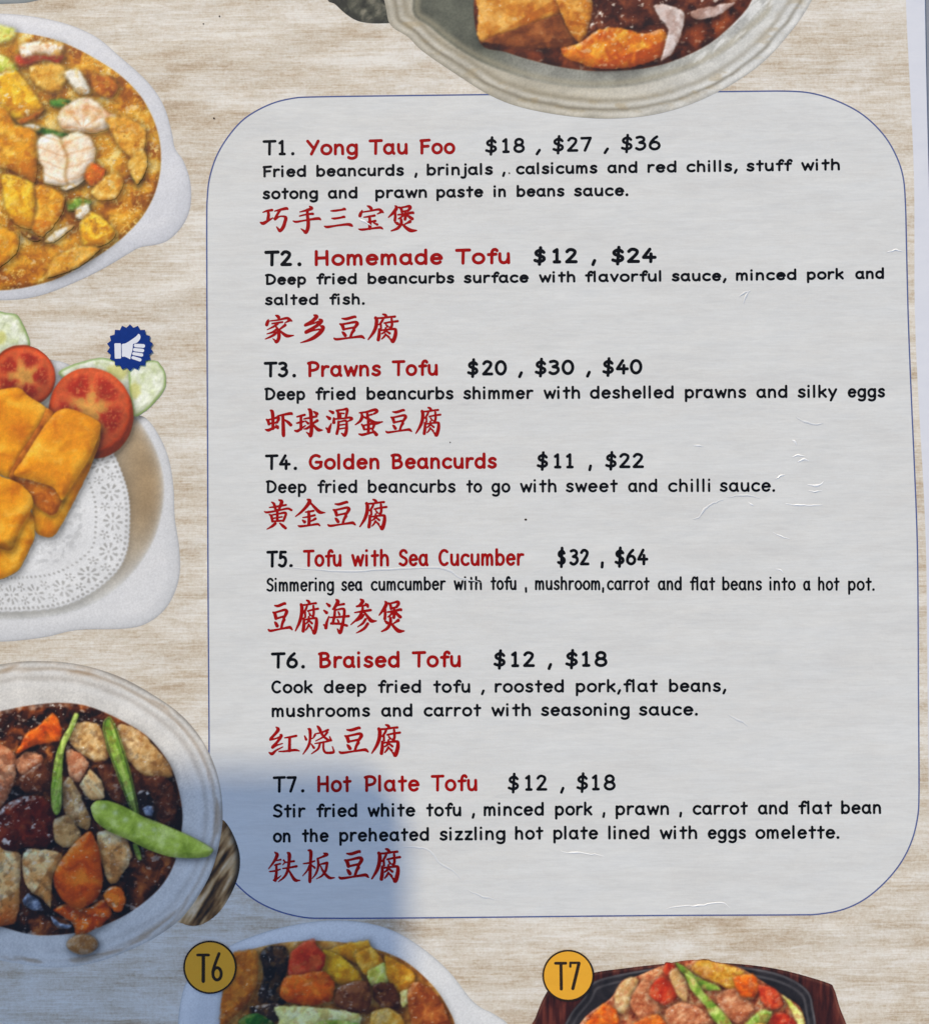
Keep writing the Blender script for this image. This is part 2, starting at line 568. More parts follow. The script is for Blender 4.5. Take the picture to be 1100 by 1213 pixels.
HN = cv((1, 6), (2.2, 8.6), (4.4, 10), (6.6, 9.4), (7.8, 7), (8, 3.5), (8.1, 0))
G = {   # advance width, strokes; x-height 10, capitals 14.6
 'a': (11.2, [O(4.5, 5, 4.1, 5), cv((8.6, 10), (8.4, 5), (8.6, 2), (9.7, 0))]),
 'b': (10.8, [ln((1, 15), (1, 0)), O(5.1, 5, 4.1, 5)]),
 'c': (9.6, [arc(5.2, 5, 4.6, 5, 48, 312)]),
 'd': (11.2, [O(4.7, 5, 4.2, 5), ln((8.9, 15), (9, 0))]),
 'e': (10.8, [list(ln((1.2, 5.2), (9.2, 5.6))) + arc(5.1, 5, 4.3, 5, 8, 318, 18)]),
 'f': (7.6, [cv((8.2, 13.6), (7, 14.9), (5.2, 14.6), (4, 12.6), (3.7, 9), (3.7, 4), (3.7, 0)), ln((0.8, 9.2), (7.2, 9.6))]),
 'g': (11.2, [O(4.7, 5, 4.2, 5), cv((8.9, 10), (9, 5), (9, -1), (8.2, -3.8), (5.6, -5.2), (3, -5), (1.4, -4.2))]),
 'h': (10.6, [ln((1, 15), (1, 0)), HN]),
 'i': (4.4, [ln((1, 9.6), (1.1, 0)), ln((1, 14.6), (1.05, 14.7))]),
 'j': (5.4, [cv((3.6, 9.8), (3.6, 3), (3.5, -2), (2.6, -4.6), (.6, -5.2), (-.8, -4.6)), ln((3.6, 14.6), (3.65, 14.7))]),
 'k': (9.6, [ln((1, 15), (1, 0)), ln((8, 9.8), (1.2, 4.2)), ln((3.6, 6), (8.4, 0))]),
 'l': (4.2, [ln((1, 15), (1.1, 0))]),
 'm': (14.8, [ln((1, 10), (1, 0)), cv((1, 6), (2.2, 8.8), (4, 10), (5.8, 9), (6.5, 6), (6.6, 0)), cv((6.5, 6), (7.8, 8.8), (9.6, 10), (11.4, 9), (12.1, 6), (12.3, 0))]),
 'n': (10.4, [ln((1, 10), (1, 0)), HN]),
 'o': (10.9, [O(5.2, 5, 4.5, 5)]),
 'p': (10.8, [ln((1, 10), (1.1, -5)), O(5.1, 5, 4.1, 5)]),
 'r': (7.6, [ln((1, 10), (1, 0)), cv((1, 5.6), (2.4, 8.6), (4.4, 10), (6.6, 9.8))]),
 's': (9.0, [cv((7.2, 8.8), (5.6, 10), (3, 9.8), (1.4, 8), (2.4, 6), (5.4, 4.8), (7.4, 3), (6.6, .9), (3.8, 0), (.8, 1.4))]),
 't': (8.0, [ln((3.8, 14), (3.9, 0)), ln((.8, 9.4), (7.2, 9.9))]),
 'u': (10.6, [cv((1, 10), (1, 5), (1.8, 1.4), (4.2, 0), (6.8, 1.2), (8.2, 4.6)), ln((8.3, 10), (8.6, 0))]),
 'v': (9.0, [ln((.6, 10), (4.3, 0), (8.1, 10))]),
 'w': (13.0, [ln((.6, 10), (3.6, 0), (6.5, 8.6), (9.5, 0), (12.2, 10))]),
 'y': (9.4, [ln((.6, 10), (4.7, 1)), ln((8.6, 10), (2.6, -5))]),
 'z': (9.2, [ln((1, 9.8), (7.6, 9.8), (.9, .2), (8, .2))]),
 'B': (11.8, [ln((1.2, 14.4), (1.2, .2)), cv((-.2, 13.8), (3, 14.6), (6.8, 14), (8.2, 11.4), (6.6, 8.7), (1.4, 7.8)), cv((1.4, 7.8), (7.2, 7.8), (9.6, 4.6), (8.2, 1.4), (4.8, .1), (1.2, .1))]),
 'C': (11.8, [arc(6.2, 7.3, 5.4, 7.3, 52, 310)]),
 'D': (12.8, [ln((1.4, 14.2), (1.2, .2)), cv((-.2, 13.9), (3.2, 14.6), (7.4, 13.4), (10.6, 9.8), (10.8, 5.6), (8.6, 2), (5, .4), (1.2, .2))]),
 'F': (10, [ln((1.2, 14), (1.2, 0)), ln((.2, 14), (8.8, 14.6)), ln((1.2, 7.4), (7.6, 7.8))]),
 'G': (13.4, [arc(6.6, 7.3, 5.8, 7.3, 55, 330), ln((6.8, 7), (12, 7)), ln((11.6, 7), (11.4, 2.2))]),
 'H': (12.8, [ln((1, 14.6), (1, 0)), ln((10.2, 14.6), (10.4, 0)), ln((1, 7.2), (10.2, 7.5))]),
 'P': (10.8, [ln((1.2, 14.2), (1.2, 0)), cv((-.2, 13.8), (3.4, 14.7), (7.6, 13.8), (9.4, 11), (8.4, 7.8), (5.2, 6.2), (1.4, 5.8))]),
 'S': (10.8, [cv((9, 12.6), (7.2, 14.4), (4.2, 14.6), (1.8, 12.6), (1.8, 10), (4.2, 8.2), (7.4, 6.8), (9.2, 4.4), (8.2, 1.4), (5, 0), (1, 1.4))]),
 'T': (11.6, [ln((0, 14.3), (11, 14.6)), ln((5.6, 14.4), (5.4, 0))]),
 'Y': (11, [ln((0, 14.6), (5.2, 7.2)), ln((10.2, 14.6), (3.6, 0))]),
 '1': (9.6, [ln((2, 12.4), (4.4, 14.6), (4.4, 0)), ln((2.2, .1), (6.6, .1))]),
 '2': (10.2, [cv((1.2, 12.2), (3, 14.4), (5.6, 14.5), (7.8, 12.6), (7.4, 9.4), (4.6, 5), (1, .2)), ln((1, .2), (8.8, .2))]),
 '3': (9.8, [cv((1.2, 13.8), (4.4, 14.6), (7.2, 13), (7, 10), (3.6, 8)), cv((3.6, 8), (7.6, 6.8), (8.2, 3.4), (6, .6), (3.2, 0), (.8, 1.4))]),
 '4': (10.8, [ln((5.8, 14.6), (.8, 5), (10, 5)), ln((6.8, 9), (6.6, 0))]),
 '5': (9.8, [ln((8, 14.4), (2.4, 14.4), (1.8, 8.4)), cv((1.8, 8.4), (4.8, 9.6), (7.8, 8), (8.4, 4.6), (6.6, 1), (3.4, 0), (.6, 1.2))]),
 '6': (10.4, [cv((7, 14.5), (4, 11.6), (1.6, 7.6), (.9, 4.4)), O(5, 4.2, 4.1, 4.2)]),
 '7': (9.8, [ln((.8, 14.3), (8.8, 14.4), (3.8, 0))]),
 '8': (10.2, [O(4.9, 11.1, 3.3, 3.5), O(4.9, 3.8, 4.1, 3.9)]),
 '0': (11, [O(5.2, 7.3, 4.4, 7.3)]),
 '$': (10.4, [cv((8.4, 11.6), (6.8, 13.4), (4, 13.6), (1.8, 11.6), (2.2, 9), (5, 7.4), (8, 5.8), (8.6, 3.4), (7, 1.4), (4, .8), (.8, 2)), ln((5.6, 17), (4.6, -2.6))]),
 ',': (5, [ln((2.8, 1.4), (1, -3.2))]),
 '.': (4, [ln((1, .2), (1.1, .3))]),
}


def word(text, x0, x1, base, unit, r, track=2.0):
    """strokes of one word stretched between its two measured ends"""
    items, cur, lo, hi = [], 0.0, 1e9, -1e9
    for ch in text:
        adv, sts = G[ch]
        for st in sts:
            a = np.asarray(st, float) + (cur, 0)
            rad = r * (1.2 if ch == '.' else 1.04 if (ch in 'ij' and len(st) == 2 and a[0, 1] > 12) else 1.0)
            items.append((a, rad)); lo = min(lo, a[:, 0].min()); hi = max(hi, a[:, 0].max())
        cur += adv + track
    sx = (x1 - x0 - 2 * r) / max(hi - lo, 1e-6) if hi - lo > 1.5 else unit
    out = []
    for a, rad in items:
        q = np.empty((len(a), 3))
        q[:, 0] = x0 + r + (a[:, 0] - lo) * sx
        q[:, 1] = base(q[:, 0]) - r - a[:, 1] * unit
        q[:, 2] = rad
        out.append(q)
    return out


def lettering(name, words, bl, cap, r, mat, parent, layer=4, **kw):
    r = r * ({'dish_name': 1.06, 'description_line': 1.24}.get(name, 1.16))
    (xa, ya), (xb, yb) = bl[0], bl[-1]
    bx, by = zip(*bl)
    slope = (yb - ya) / (xb - xa)
    base = lambda x: np.interp(x, bx, by) if len(bx) > 2 else ya + (x - xa) * slope
    unit = (cap - 2 * r) / 14.6
    st = []
    for t, x0, x1 in words:
        st += word(t, x0, x1, base, unit, r)
    allp = np.vstack(st)
    X, Y, S = sdf_strokes(allp[:, 0].min() - 4, allp[:, 1].min() - 4, allp[:, 0].max() + 4, allp[:, 1].max() + 4, 0.42, st)
    return link(name, contour(name, X, Y, S, layer, mat), parent, **kw)


# Chinese characters as brush strokes: x, y, width traced on an enlargement
HZ = {
'巧': [[(128,150,10),(180,132,20),(245,122,26)],[(192,140,24),(200,180,30),(190,250,32)],[(95,280,14),(130,290,34),(180,265,26),(255,222,10)],[(280,135,10),(350,118,22),(430,102,30),(452,112,12)],[(345,130,26),(310,185,24),(285,235,30)],[(285,238,26),(340,205,14),(395,202,18),(425,222,34),(412,280,34),(390,340,36),(350,385,30),(325,360,20),(305,335,8)]],
'手': [[(735,68,14),(760,92,34),(700,115,24),(605,138,8)],[(603,190,14),(680,172,16),(770,162,24),(778,170,14)],[(518,255,10),(560,265,22),(680,245,16),(840,222,30),(878,238,12)],[(705,110,26),(705,180,30),(715,260,36),(712,340,38),(685,400,34),(655,378,22),(622,355,8)]],
'三': [[(1010,132,10),(1060,130,22),(1150,118,20),(1185,108,28),(1200,116,14)],[(1022,225,10),(1060,228,22),(1140,216,20),(1180,207,26),(1192,214,12)],[(925,325,10),(965,335,26),(1080,318,18),(1220,302,26),(1270,310,32),(1292,325,12)]],
'宝': [[(385,62,10),(415,75,28),(435,95,34)],[(318,122,12),(300,160,32),(290,190,34)],[(322,142,14),(420,128,16),(530,108,24),(570,130,30),(595,150,10)],[(565,142,24),(515,168,8)],[(340,210,10),(400,202,18),(480,188,24)],[(365,280,10),(420,272,18),(490,258,24)],[(275,365,10),(320,372,24),(440,358,18),(550,345,26),(585,362,12)],[(415,200,24),(420,280,32),(418,355,34)],[(470,285,12),(515,305,24)]],
'煲': [[(748,62,12),(765,85,30),(730,140,30),(660,208,8)],[(745,140,22),(748,200,24),(742,248,26)],[(800,80,16),(825,100,24),(835,140,22)],[(815,85,14),(880,72,16),(930,65,26),(945,85,28),(915,120,22)],[(835,135,14),(915,122,16)],[(785,175,12),(860,168,18),(970,148,24),(985,158,12)],[(878,140,20),(882,190,26),(875,235,26)],[(870,172,18),(820,210,14),(790,228,8)],[(895,170,16),(935,205,26),(970,228,30)],[(745,272,12),(775,290,30)],[(940,265,30),(900,285,14),(870,300,10)],[(825,240,24),(825,290,28),(780,350,26),(697,385,10)],[(840,300,14),(890,345,28),(950,380,36),(1025,380,10)]],
'家': [[(235,82,10),(260,92,30),(275,108,36)],[(140,140,12),(130,170,34),(118,205,34)],[(160,155,10),(270,142,16),(380,118,26),(420,140,32),(450,157,10)],[(415,150,24),(358,180,8)],[(190,190,14),(250,180,18),(325,170,18)],[(265,190,20),(215,225,22),(125,270,6)],[(235,220,14),(270,280,30),(280,340,36),(272,395,36),(245,430,32),(225,410,18),(200,388,8)],[(255,255,16),(200,300,22),(120,325,6)],[(268,290,20),(200,345,26),(100,392,8)],[(360,210,30),(320,240,22),(280,270,14)],[(290,280,14),(340,325,30),(390,352,34),(470,345,10)]],
'乡': [[(725,80,16),(755,100,38),(700,160,34),(620,208,28)],[(615,215,26),(700,195,14),(780,165,20)],[(790,135,16),(815,160,36),(750,225,32),(625,300,28)],[(625,308,34),(700,285,18),(790,268,16)],[(805,225,16),(835,245,40),(800,310,42),(720,380,38),(640,420,24),(558,447,6)]],
'豆': [[(220,125,10),(280,128,26),(380,102,24),(398,108,14)],[(190,195,10),(220,210,30),(240,260,30)],[(215,200,16),(300,185,18),(390,170,24),(420,190,32),(390,235,26),(370,260,18)],[(245,262,16),(370,240,18)],[(222,300,10),(240,315,28),(260,340,32)],[(375,275,30),(350,310,24),(330,360,20)],[(115,380,12),(150,392,22),(300,375,14),(440,358,24),(480,358,28),(512,380,10)]],
'腐': [[(750,70,12),(780,80,24),(795,100,26)],[(645,120,12),(740,118,16),(840,105,16),(905,100,20)],[(655,115,26),(668,150,34),(660,230,34),(625,310,28),(560,398,8)],[(755,130,16),(735,165,20),(700,205,8)],[(722,190,16),(725,250,18)],[(770,185,14),(850,170,16),(940,160,20)],[(862,130,18),(868,200,22),(855,240,22),(830,236,8)],[(790,205,10),(808,228,20)],[(700,265,18),(702,330,30),(690,400,32)],[(712,280,12),(790,270,14),(900,262,22),(915,290,30),(908,350,36),(880,420,36),(855,400,20),(835,385,8)],[(785,248,14),(780,290,20),(738,322,10)],[(790,285,12),(810,300,16),(838,318,20)],[(785,330,16),(765,360,16),(735,390,8)],[(790,335,10),(828,368,20)]],
'虾': [[(55,190,14),(75,210,26),(85,245,26)],[(70,195,14),(140,180,16),(190,165,26),(200,185,28),(180,225,22)],[(85,240,14),(185,225,18)],[(105,80,14),(125,100,32),(132,180,30),(132,300,26)],[(45,312,12),(80,318,28),(140,290,20),(190,275,22)],[(170,255,10),(190,290,26)],[(190,148,12),(260,132,20),(345,118,28),(362,130,10)],[(250,140,26),(255,250,32),(258,370,34),(262,388,16)],[(275,195,12),(315,225,28),(345,255,30)]],
'球': [[(418,155,12),(470,142,20),(510,132,20)],[(415,230,12),(450,222,20),(500,210,14)],[(465,145,24),(465,300,26)],[(392,318,14),(425,322,26),(480,285,18),(520,258,8)],[(500,180,10),(580,165,20),(650,150,20)],[(555,65,14),(580,90,36),(588,200,30),(592,300,34),(580,375,34),(560,360,20),(532,338,8)],[(520,205,12),(550,232,24)],[(580,260,18),(540,290,22),(500,300,6)],[(660,200,28),(620,225,18),(600,240,10)],[(605,240,14),(650,290,28),(680,310,32),(722,312,8)],[(620,95,14),(655,120,34)]],
'滑': [[(800,90,14),(838,110,30)],[(768,155,14),(800,178,32)],[(820,240,10),(800,290,28),(790,330,34)],[(760,290,12),(785,315,24)],[(880,85,14),(900,110,24),(905,175,22)],[(890,85,16),(960,75,18),(1000,70,28),(1005,100,26),(990,165,20)],[(928,115,12),(932,165,12)],[(935,118,12),(968,120,12)],[(850,175,16),(850,225,30)],[(860,185,14),(960,178,14),(1035,168,20),(1060,185,24),(1010,215,8)],[(905,215,20),(900,290,24),(885,355,26)],[(910,220,12),(990,205,18),(1000,260,24),(995,330,30),(975,375,30),(940,350,8)],[(920,255,12),(975,248,12)],[(918,300,12),(980,290,12)]],
'蛋': [[(455,110,12),(540,100,18),(640,75,26),(665,95,24),(630,120,18)],[(545,100,20),(550,160,22)],[(480,120,18),(485,160,28),(460,205,24),(405,245,8)],[(550,140,14),(605,128,16)],[(490,150,14),(570,185,24),(640,225,34),(730,212,8)],[(480,240,12),(500,265,24),(510,295,20)],[(495,255,14),(570,240,16),(630,232,26),(615,285,20)],[(510,300,14),(610,285,16)],[(555,150,20),(562,260,26),(560,340,26)],[(450,350,12),(490,358,24),(570,340,18),(640,325,16)],[(610,305,14),(655,355,34)]],
'黄': [[(185,75,12),(215,100,28),(232,165,26)],[(280,45,14),(315,70,38),(290,140,28),(285,165,20)],[(155,145,10),(240,135,20),(370,112,20)],[(90,200,10),(130,210,22),(270,185,18),(390,160,22),(440,180,24)],[(155,240,12),(180,262,28),(195,330,26)],[(175,248,14),(270,230,16),(350,215,26),(370,232,24),(350,290,26),(335,325,20)],[(205,290,14),(320,270,14)],[(195,330,18),(340,320,20)],[(258,180,26),(258,320,28)],[(230,360,30),(190,395,26),(125,433,8)],[(290,355,12),(330,390,30),(365,420,28)]],
'金': [[(650,42,16),(680,65,40),(630,140,32),(560,210,24),(492,262,8)],[(685,80,18),(750,150,30),(810,205,36),(880,212,8)],[(625,205,12),(680,198,20),(730,188,20)],[(590,275,10),(660,265,18),(745,245,22)],[(665,200,28),(672,290,34),(668,370,32)],[(585,310,12),(610,330,36)],[(755,290,26),(720,310,20),(690,325,10)],[(530,380,12),(560,388,24),(680,375,18),(780,360,24),(812,380,12)]],
'海': [[(120,90,14),(150,115,30)],[(88,170,14),(118,195,30)],[(145,240,10),(120,310,24),(110,370,30)],[(85,335,12),(105,350,24)],[(230,45,14),(250,70,36),(215,130,26),(190,155,12)],[(240,110,14),(320,95,22)],[(215,150,20),(210,230,24),(190,320,24)],[(220,165,12),(300,150,20),(325,170,26),(318,260,24),(300,350,30),(275,425,32),(245,385,10)],[(160,250,12),(260,245,18),(375,235,24)],[(170,320,20),(280,325,20),(355,345,22)],[(255,185,12),(268,215,18)],[(245,275,12),(258,300,18)]],
'参': [[(520,40,14),(545,65,36),(510,110,24),(475,125,14)],[(475,125,18),(560,115,16),(600,105,24),(608,130,20)],[(580,90,12),(605,120,26)],[(450,200,10),(540,185,20),(640,170,24)],[(545,120,18),(540,180,26),(500,255,24),(405,345,8)],[(560,190,16),(610,255,28),(650,300,36),(710,300,8)],[(555,230,20),(530,265,20),(470,305,6)],[(580,280,24),(545,330,22),(485,372,6)],[(605,335,28),(570,385,26),(520,420,20),(470,445,6)]],
'红': [[(190,60,14),(215,90,36),(170,150,28),(115,205,24)],[(112,218,24),(180,205,14),(240,180,14)],[(240,155,12),(255,170,32),(210,240,26),(145,305,26)],[(140,318,30),(200,290,14),(270,268,10)],[(98,385,14),(135,400,32),(190,355,18),(275,312,8)],[(300,195,10),(370,185,20),(450,170,24)],[(365,190,28),(362,360,32)],[(225,370,10),(300,368,18),(430,352,26),(490,362,10)]],
'烧': [[(555,180,12),(575,225,26)],[(690,165,24),(670,200,14),(650,215,8)],[(600,85,12),(625,105,34),(625,230,26),(600,320,26),(535,420,8)],[(640,285,10),(675,335,26)],[(695,150,10),(770,135,16),(860,98,22)],[(720,50,14),(745,80,34),(790,170,26),(850,225,24),(900,240,20)],[(880,190,12),(900,235,18)],[(850,130,24),(800,190,18),(700,245,8)],[(690,280,10),(780,265,18),(880,245,16)],[(755,275,22),(730,350,22),(645,415,8)],[(800,270,20),(800,350,22),(830,400,24),(910,400,28),(935,385,20),(915,320,8)]],
'铁': [[(170,60,12),(200,95,36),(160,180,26),(88,278,8)],[(190,170,10),(245,158,18)],[(165,230,12),(240,212,18)],[(100,315,12),(180,305,18),(240,285,12)],[(188,225,22),(190,330,28),(175,430,34)],[(155,430,18),(200,410,16),(250,370,6)],[(285,165,16),(300,190,14),(275,225,8)],[(300,195,12),(420,178,22)],[(275,275,12),(350,265,18),(455,245,24)],[(335,65,14),(360,90,38),(355,200,30),(335,310,28),(290,390,22),(215,450,6)],[(355,300,16),(400,380,28),(440,430,34),(500,432,8)]],
'板': [[(545,215,12),(620,205,18),(690,180,14)],[(605,40,12),(640,60,36),(635,200,30),(628,430,34),(628,455,14)],[(620,240,14),(590,310,16),(535,375,6)],[(650,230,10),(690,270,22)],[(810,80,14),(850,95,32),(780,130,20),(725,150,14)],[(730,150,22),(738,240,24),(710,340,20),(660,410,6)],[(760,225,12),(850,205,28)],[(855,205,24),(835,300,26),(790,370,20),(715,415,6)],[(765,245,12),(810,330,24),(880,400,30),(950,400,8)]],
}


def hanzi(ch, box):
    raw = [np.asarray(s, float) for s in HZ[ch]]
    allp = np.vstack(raw)
    x0, y0 = allp[:, 0].min() - 6, allp[:, 1].min() - 8
    x1, y1 = allp[:, 0].max() + 6, allp[:, 1].max() + 12
    kx, ky = (box[2] - box[0]) / (x1 - x0), (box[3] - box[1]) / (y1 - y0)
    out = []
    for s in raw:
        q = smooth_open(s, 4)
        out.append(np.column_stack([box[0] + (q[:, 0] - x0) * kx, box[1] + (q[:, 1] - y0) * ky, (np.maximum(q[:, 2], 3) * 1.14 + (11 if ch in '豆腐煲' else 7)) * 0.5 * (kx + ky) / 2]))
    return out


def chinese(chars, parent, mat=None):
    st = []
    for ch, box in chars:
        st += hanzi(ch, box)
    allp = np.vstack(st)
    X, Y, S = sdf_strokes(allp[:, 0].min() - 4, allp[:, 1].min() - 4, allp[:, 0].max() + 4, allp[:, 1].max() + 4, 0.4, st)
    return link('chinese_name', contour('chinese_name', X, Y, S, 4, mat or M_RED), parent)


def wbox(ox, oy, s, x0, y0, x1, y1): return (ox + x0 / s, oy + y0 / s, ox + x1 / s, oy + y1 / s)


